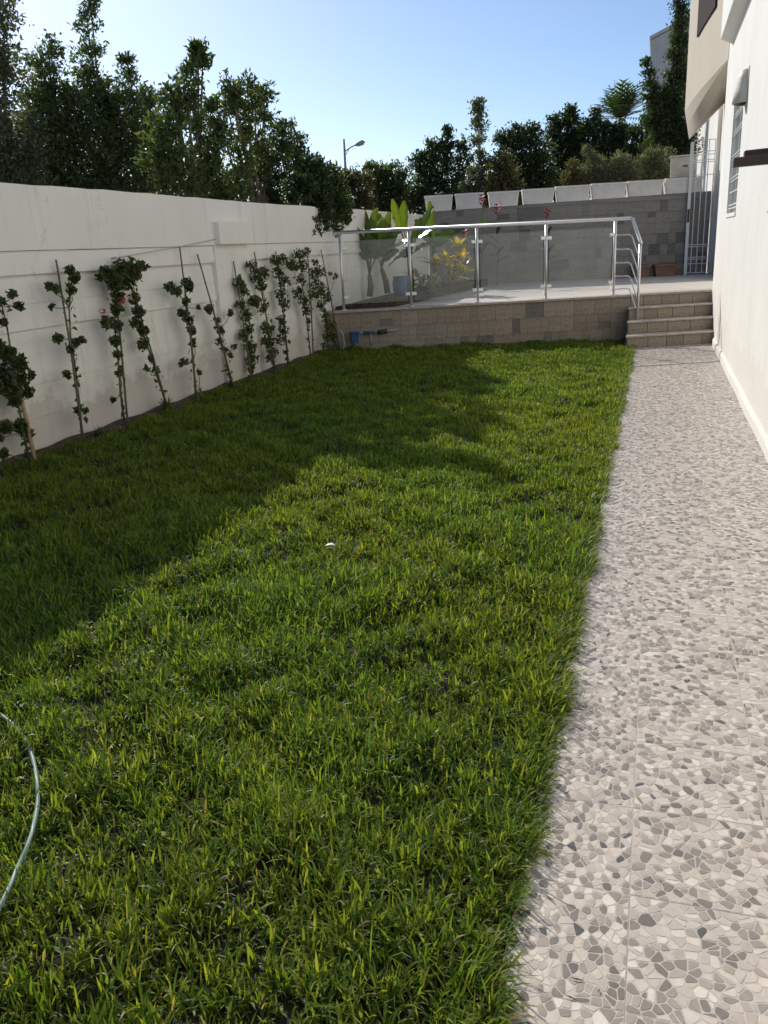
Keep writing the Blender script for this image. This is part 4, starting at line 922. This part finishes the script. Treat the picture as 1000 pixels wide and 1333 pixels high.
# weeds and dry leaves at the foot of the wall
def weed(px, py, r, label, pal, cat='weed'):
    p = at_x(px, py, WX + 0.16); p.z = float(lawn_z(p.x)) + 0.02; n = 60
    mb = MB()
    for k in range(n):
        mb.tint = tuple(c_ * random.uniform(.7, 1.2) for c_ in random.choice(pal)); an = random.uniform(0, 6.28); ln = random.uniform(.4, 1) * r; le = random.uniform(.2, 1.1)
        d = Vector((math.cos(an) * math.sin(le), math.sin(an) * math.sin(le), math.cos(le))); s_ = d.cross(Vector((0, 0, 1))).normalized() * 0.006; m_ = p + d * ln * .6; tp_ = p + d * ln - Vector((0, 0, ln * .15))
        mb.add([p - s_ * .6, p + s_ * .6, m_ + s_, m_ - s_, tp_], [(0, 1, 2, 3), (3, 2, 4)])
    tag(mb.build('weed_tuft', 'leaf', org=p), label, cat, 'weeds at the foot of the wall')
weed(216, 524, 0.22, 'dry brownish grass tuft at the foot of the leaning rose', [(0.2, 0.16, 0.07), (0.1, 0.12, 0.04)])
weed(300, 500, 0.14, 'small green weed tuft at the foot of the strongly slanted stake', [(0.06, 0.1, 0.03), (0.1, 0.12, 0.04)])
weed(128, 562, 0.12, 'small weed tuft between the sparse rose and the red rose', [(0.07, 0.1, 0.03), (0.13, 0.1, 0.05)])
lv = MB()
for k in range(420):
    y = random.uniform(3.5, 12.0); x = WX + random.uniform(0.03, 0.24); z = float(lawn_z(x)) + 0.045; an = random.uniform(0, 6.28); s_ = random.uniform(.012, .03)
    lv.tint = random.choice([(0.16, 0.09, 0.045), (0.22, 0.14, 0.07), (0.10, 0.07, 0.04), (0.07, 0.09, 0.03)])
    d = Vector((math.cos(an), math.sin(an), random.uniform(-.2, .5))) * s_; q = Vector((-math.sin(an), math.cos(an), random.uniform(-.3, .3))) * s_ * .5; c_ = Vector((x, y, z))
    lv.add([c_ - d, c_ + q, c_ + d, c_ - q], [(0, 1, 2, 3)])
tag(lv.build('leaf_litter', 'leaf'), 'dry leaf litter on the earth strip under the white wall', 'leaf litter', kind='stuff')

# ------------------------------------------------------------------ plants on the terrace
def blade_leaf(base, d, L_, W_, droop, tint, parent, name='leaf', petiole=0.0, pmat='stem_green', face=None, n=9, mat='big_leaf', fold=0.28):
    d = Vector(d).normalized(); up = Vector((0, 0, 1)); sd_ = Vector(face) if face is not None else d.cross(up)
    if sd_.length < 1e-3: sd_ = Vector((1, 0, 0))
    sd_ = (sd_ - d * sd_.dot(d)).normalized(); mb = MB(); mb.tint = tint
    if petiole:
        e = Vector(base) + d * petiole; st_ = MB(); st_.tube([base, (Vector(base) + e) / 2 + Vector((0, 0, -0.01)), e], [0.014, 0.011, 0.009], 6); st_.build('petiole', pmat, parent, smooth=True); base = e
    p = Vector(base); V = []; ll = L_ / n; dd_ = d.copy()
    for i in range(n + 1):
        q = i / n; w = W_ * (math.sin(math.pi * min(1, q * 0.94 + 0.03)) ** 0.55) * (1 - 0.12 * q) * 0.5; nr = sd_.cross(dd_)
        wob = 0.06 * W_ * math.sin(i * 2.3 + L_ * 9)
        V += [p - sd_ * w + nr * (w * fold + wob), p, p + sd_ * w + nr * (w * fold - wob)]
        dd_ = (dd_ + Vector((0, 0, -droop / n))).normalized(); p = p + dd_ * ll
    F = []
    for i in range(n):
        a_ = i * 3; F += [(a_, a_ + 1, a_ + 4, a_ + 3), (a_ + 1, a_ + 2, a_ + 5, a_ + 4)]
    mb.add(V, F)
    for i in range(n + 1):                      # pale midrib, uneven halves, browned tip
        k = random.uniform(0.8, 1.12); tipb = 0.35 if (i == n and n > 6) else 0.0
        for j_, mlt in enumerate((k, 1.3, k * random.uniform(0.88, 1.1))):
            mb.c[i * 3 + j_] = tuple(a * mlt * (1 - tipb) + q * tipb for a, q in zip(tint, (0.22, 0.14, 0.06)))
    return mb.build(name, mat, parent, smooth=True)
YG = [(0.12, 0.18, 0.03), (0.10, 0.155, 0.03), (0.075, 0.125, 0.03), (0.15, 0.21, 0.035)]; DG = [(0.05, 0.09, 0.03), (0.07, 0.11, 0.035), (0.04, 0.075, 0.03)]
# planter bed in the terrace corner
bedz = TZ + 0.10
bed = MB(); bx = [(-4.60, front_y(-4.60) + 0.30), (-3.75, front_y(-3.75) + 0.30), (-3.3, 17.6), (-4.60, 17.6)]
bed.add([(x, y, TZ + 0.002) for x, y in bx] + [(x * 0.995, y, bedz + 0.05 * math.sin(x * 3 + y)) for x, y in bx], [(4, 5, 6, 7), (0, 1, 5, 4), (1, 2, 6, 5), (2, 3, 7, 6), (3, 0, 4, 7)])
tag(bed.build('planting_bed', 'soil', org=(-4.0, 14, TZ)), kind='structure')
def strelitzia(px, py, Y, label, leaves, stem_mat='stem_green', trunk=None):
    p = at_y(px, py, Y); p.z = bedz; t_ = thing('banana_plant', p, label, 'plant', 'broad leaved plants behind the railing')
    if trunk:
        e = at_y(trunk[0], trunk[1], Y); b1 = MB(); b1.tube([p, (p + e) / 2 + Vector((.02, 0, 0)), e], [0.055, 0.05, 0.035], 9); b1.build('stem', stem_mat, t_, smooth=True)
    else: e = p
    for (x0, y0, x1, y1, w, dr, tint, dy) in leaves:
        a = at_y(x0, y0, Y); q = at_y(x1, y1, Y); a.y += dy * 0.2; q.y += dy
        b1 = MB(); b1.tube([e, (e + a) / 2 + Vector((0, 0, 0.03)), a], [0.016, 0.012, 0.009], 6); b1.build('petiole', 'stem_green', t_, smooth=True)
        d = q - a; blade_leaf(a, d + Vector((0, 0, dr * 0.35 * d.length)), d.length * 1.08, w, dr, tint, t_, face=Vector((1, -0.25, 0.15)))
    return t_
strelitzia(482, 396, 13.6, 'broad leaved banana plant on slim stems, nearest the wall behind the glass', [(478, 335, 466, 292, .26, .5, YG[2], -.2), (482, 336, 470, 278, .24, .3, DG[1], .2), (482, 335, 486, 276, .26, .35, YG[1], 0.1), (484, 336, 500, 286, .26, .5, YG[0], -.1), (478, 338, 460, 312, .22, .7, DG[1], .1), (487, 338, 512, 300, .22, .6, YG[2], .2), (480, 330, 492, 300, .24, .9, DG[0], -.2), (476, 330, 470, 318, .3, .9, DG[0], -.15), (484, 330, 488, 305, .3, .6, YG[2], -.25)], trunk=(481, 358))
strelitzia(505, 386, 14.3, 'banana plant with a brown leaning trunk behind the first glass pane', [(496, 335, 492, 282, .22, .3, YG[3], .1), (499, 335, 506, 280, .22, .3, YG[1], 0), (502, 333, 514, 292, .2, .5, DG[1], .2), (492, 332, 478, 300, .22, .6, YG[0], -.1), (500, 340, 515, 322, .2, .9, DG[0], 0)], stem_mat='stem_brown', trunk=(497, 350))
strelitzia(534, 384, 14.2, 'tall strelitzia with glossy sunlit leaves above the second railing post', [(522, 300, 512, 262, .17, .1, YG[3], 0), (526, 302, 524, 264, .2, .1, YG[3], .1), (532, 330, 500, 345, .14, .8, DG[0], .2), (537, 318, 545, 285, .17, .3, DG[1], .1), (540, 312, 556, 270, .17, .2, YG[1], .3), (530, 335, 520, 325, .2, .6, DG[2], .2), (540, 328, 560, 315, .2, .6, DG[0], .2)], trunk=(533, 335))
strelitzia(566, 382, 15.2, 'dark strelitzia with long arching leaves in front of the rear wall', [(566, 318, 604, 292, .2, .4, DG[0], .1), (564, 316, 560, 266, .2, .2, YG[1], 0), (562, 318, 540, 286, .2, .4, DG[0], .2), (568, 320, 590, 300, .22, .5, DG[2], -.1), (564, 322, 575, 305, .3, .5, DG[0], .1)], trunk=(565, 345))
# three waxy leaves of the tall strelitzia that catch the sun
NRM = Vector((-0.44, -0.48, 0.75)).normalized(); tall = [o for o in bpy.data.objects if o.type == 'EMPTY' and str(o.get('label', '')).startswith('tall strelitzia')][0]
for (x0, y0, x1, y1, w) in ((531, 312, 501, 307, .15), (536, 311, 506, 297, .12), (541, 313, 562, 292, .13)):
    a = at_y(x0, y0, 13.9); d = at_y(x1, y1, 13.9) - a; L_ = d.length; d = (d - NRM * d.dot(NRM)).normalized(); fc = d.cross(NRM)
    blade_leaf(a, d, L_ * 1.15, w, 0.05, (0.30, 0.36, 0.20), tall, face=fc, mat='waxy_leaf', fold=0.06)  # pale tint puts the sun's glare into the leaf colour
    b1 = MB(); b1.tube([at_y(533, 336, 14.2), (at_y(533, 330, 14.1) + a) / 2, a], [0.014, 0.011, 0.008], 6); b1.build('petiole', 'stem_green', tall, smooth=True)
# blue glazed pot
pp = at_z(524, 388, bedz); pot = thing('blue_pot', (pp.x, pp.y, bedz), 'dull blue glazed pot in the planting bed behind the glass', 'pot')
b1 = MB(); prof = [(0.0, 0.0), (0.10, 0.0), (0.14, 0.13), (0.15, 0.24), (0.13, 0.30), (0.145, 0.33), (0.12, 0.33), (0.11, 0.28), (0.0, 0.27)]; n = 18; V = []; F = []
for r_, z_ in prof:
    for k in range(n): V.append((pp.x + r_ * math.cos(2 * math.pi * k / n), pp.y + r_ * math.sin(2 * math.pi * k / n), bedz + z_))
for i in range(len(prof) - 1):
    for k in range(n): F.append((i * n + k, i * n + (k + 1) % n, (i + 1) * n + (k + 1) % n, (i + 1) * n + k))
b1.add(V, F); b1.build('body', 'blue_glaze', pot, smooth=True)
b1 = MB(); b1.tube([(pp.x, pp.y, bedz + .275), (pp.x, pp.y, bedz + .29)], 0.11, 16); b1.build('soil', 'soil', pot)
# croton with yellow leaves, and a low variegated bush
def leafy(px, py, Y, label, name, spots, pal, L_, W_, zb):
    p = at_y(px, py, Y); p.z = zb; t_ = thing(name, p, label, 'plant'); 
    for (x, y) in spots:
        c_ = at_y(x, y, Y); c_.y += random.uniform(-.2, .2); b1 = MB(); b1.tube([p, (p + c_) / 2 + Vector((random.uniform(-.04, .04), 0, .05)), c_], [0.010, 0.008, 0.005], 5); b1.build('stem', 'stem_brown', t_)
        for k in range(7):
            an = k * 2.4 + random.uniform(-.3, .3); el = random.uniform(.2, 1.2)
            blade_leaf(c_ + Vector((0, 0, random.uniform(-.09, .03))), (math.cos(an) * math.cos(el), math.sin(an) * math.cos(el), math.sin(el)), L_ * random.uniform(.8, 1.2), W_, 0.6, tuple(q * random.uniform(.8, 1.15) for q in random.choice(pal)), t_, n=5)
    return t_
leafy(585, 380, 14.9, 'croton with bright yellow leaves behind the second glass pane', 'croton', [(562, 338), (570, 346), (586, 336), (588, 345), (597, 322), (602, 335), (600, 352), (608, 350), (578, 340), (592, 362)], [(0.50, 0.38, 0.02), (0.40, 0.33, 0.03), (0.20, 0.20, 0.03), (0.58, 0.45, 0.05)], 0.24, 0.10, TZ + .05)
leafy(548, 384, 13.6, 'low pale green bush right of the second railing post', 'variegated_bush', [(543, 358), (552, 362), (560, 366), (545, 370), (556, 374), (540, 368), (563, 376)], [(0.24, 0.26, 0.12), (0.16, 0.20, 0.08), (0.08, 0.12, 0.04), (0.07, 0.11, 0.03)], 0.2, 0.065, bedz)
# red flower spikes in front of the rear wall
def red_spike(px, top, base, Y, label):
    a = at_y(px, base, Y); a.z = TZ; e = at_y(px, top, Y); t_ = thing('red_flower_stalk', a, label, 'flower', 'red flower stalks at the rear wall')
    b1 = MB(); b1.tube([a, (a + e) / 2 + Vector((.03, 0, 0)), e], [0.012, 0.009, 0.006], 6); b1.build('stem', 'stem_green', t_)
    f = MB()
    for k in range(16):
        an = k * 2.4; c_ = e + Vector((0.02 * math.cos(an), 0.02 * math.sin(an), -0.012 * k + .05)); u_ = Vector((math.cos(an), math.sin(an), 0.7)).normalized() * 0.075; s_ = u_.cross(Vector((0, 0, 1))).normalized() * 0.028
        f.add([c_, c_ + u_ * .6 - s_, c_ + u_, c_ + u_ * .6 + s_], [(0, 1, 2, 3)])
    f.build('flower', 'red_petal', t_)
    for k in range(5):
        an = k * 1.26; c_ = a.lerp(e, 0.3 + 0.09 * k); blade_leaf(c_, (math.cos(an), math.sin(an) * .6, 0.9), 0.32, 0.085, 0.7, random.choice(DG), t_, n=6)
red_spike(627, 258, 366, 17.2, 'red flower stalk nearest the slender tree, left of the middle railing post')
red_spike(647, 270, 366, 17.6, 'bright red flower stalk just right of the middle railing post')
red_spike(712, 276, 364, 18.2, 'rightmost red flower stalk behind the fourth railing post')
red_spike(604, 302, 368, 16.6, 'short red flower stalk above the yellow croton')

# ------------------------------------------------------------------ garden bits
# hose on the lawn
hp = [(-60, 905), (-25, 915), (0, 930), (18, 944), (33, 963), (43, 988), (48, 1015), (49, 1045), (44, 1075), (36, 1100), (24, 1128), (10, 1160), (-8, 1195), (-30, 1235)]
pts = [at_z(x, y, 0.088 - 0.016 * abs(math.sin(i * 1.1))) for i, (x, y) in enumerate(hp)]
sm = []
for i in range(len(pts) - 1):
    p0, p1, p2, p3 = pts[max(i - 1, 0)], pts[i], pts[i + 1], pts[min(i + 2, len(pts) - 1)]
    for q in np.linspace(0, 1, 6, endpoint=False):
        sm.append(0.5 * ((2 * p1) + (p2 - p0) * q + (2 * p0 - 5 * p1 + 4 * p2 - p3) * q * q + (3 * p1 - p0 - 3 * p2 + p3) * q ** 3))
sm.append(pts[-1])
hs = thing('garden_hose', sm[0], 'green garden hose with pale stripes curving over the lawn at left', 'hose')
b1 = MB(); b1.tube(sm, 0.0062, 10); b1.build('tube', 'hose', hs, smooth=True)
b1 = MB()
for k in range(3):
    an0 = k * 2.1
    for i in range(len(sm) - 1):
        a, e = sm[i], sm[i + 1]; t_ = (e - a).normalized(); s_ = t_.cross(Vector((0, 0, 1))).normalized(); u_ = s_.cross(t_)
        def q(c_, i_, da): an = an0 + i_ * 0.16 + da; return c_ + (s_ * math.cos(an) + u_ * math.sin(an)) * 0.0066
        b1.add([q(a, i, -.3), q(a, i, .3), q(e, i + 1, .3), q(e, i + 1, -.3)], [(0, 1, 2, 3)])
b1.build('stripe', 'hose_stripe', hs)
# scrap of white paper
sp = at_z(430, 710, 0.12); b1 = MB(); b1.add([sp + Vector(v) for v in ((-.024, -.008, 0), (0, -.014, .009), (.027, .003, .003), (.007, .014, .011), (-.02, .01, .004))] + [sp + Vector(v) + Vector((0, 0, -.002)) for v in ((-.024, -.008, 0), (0, -.014, .009), (.027, .003, .003), (.007, .014, .011), (-.02, .01, .004))], [(0, 1, 3, 4), (1, 2, 3), (9, 8, 6, 5), (8, 7, 6), (0, 5, 6, 1), (1, 6, 7, 2), (2, 7, 8, 3), (3, 8, 9, 4), (4, 9, 5, 0)])
tag(b1.build('paper_scrap', 'paper', org=sp), 'small white scrap of paper lying on the lawn', 'litter')
# dry bits and clippings on the path
lv = MB()
for k in range(150):
    y = random.uniform(1.2, 12.3); x = PE + min(1.05, abs(random.gauss(0.04, 0.16))); an = random.uniform(0, 6.28); s_ = random.uniform(.004, .011)
    lv.tint = random.choice([(0.16, 0.10, 0.05), (0.22, 0.16, 0.08), (0.10, 0.12, 0.03), (0.09, 0.075, 0.05)])
    d = Vector((math.cos(an), math.sin(an), 0.1)) * s_ * random.uniform(1, 2.2); q = Vector((-math.sin(an), math.cos(an), random.uniform(-.2, .3))) * s_ * .35; c_ = Vector((x, y, 0.004))
    lv.add([c_ - d, c_ + q, c_ + d, c_ - q], [(0, 1, 2, 3)])
tag(lv.build('path_litter', 'leaf'), 'dry bits and grass clippings scattered on the path by the lawn', 'litter', kind='stuff')
# tap and pipe on the retaining wall
def onw(x, y, off=-0.06): return at_front(x, y, off)
tp_ = thing('garden_tap', onw(470, 445), 'water pipe with blue valve cover on the retaining wall left end', 'tap')
b1 = MB(); b1.tube([onw(463, 434), onw(480, 433), onw(500, 431), onw(512, 430), onw(519, 428)], 0.016, 9); b1.build('pipe', 'pipe_grey', tp_, smooth=True)
b1 = MB(); b1.tube([onw(491, 433, -.07), onw(504, 431, -.07)], 0.032, 10); b1.build('valve', 'dark_metal', tp_, smooth=True)
b1 = MB(); b1.tube([onw(473, 433.5, -.065), onw(488, 432.5, -.065)], 0.024, 10); b1.build('union', 'blue_plastic', tp_, smooth=True)
b1 = MB(); b1.tube([onw(483, 433), onw(483.5, 450)], 0.012, 8); b1.build('riser', 'pipe_grey', tp_, smooth=True)
b1 = MB(); c_ = onw(462, 440, -.10); b1.box(c_, (0.12, 0.10, 0.15), ua, taper=0.85); b1.box(c_ + Vector((0, 0, .08)), (0.14, 0.12, 0.025), ua); b1.build('valve_cover', 'blue_plastic', tp_, bevel=0.008)
b1 = MB(); b1.tube([onw(441, 428, -.1), onw(446, 434, -.1), onw(448, 446, -.1), onw(447, 458, -.12)], 0.014, 8)
tag(b1.build('drain_pipe', 'pipe_grey', org=onw(447, 458, -.12), smooth=True), 'short bent grey pipe at the corner of white wall and retaining wall', 'pipe')
print('tris', sum(len(o.data.loops) - 2 * len(o.data.polygons) for o in bpy.data.objects if o.type == 'MESH'), 'objects', len(bpy.data.objects))
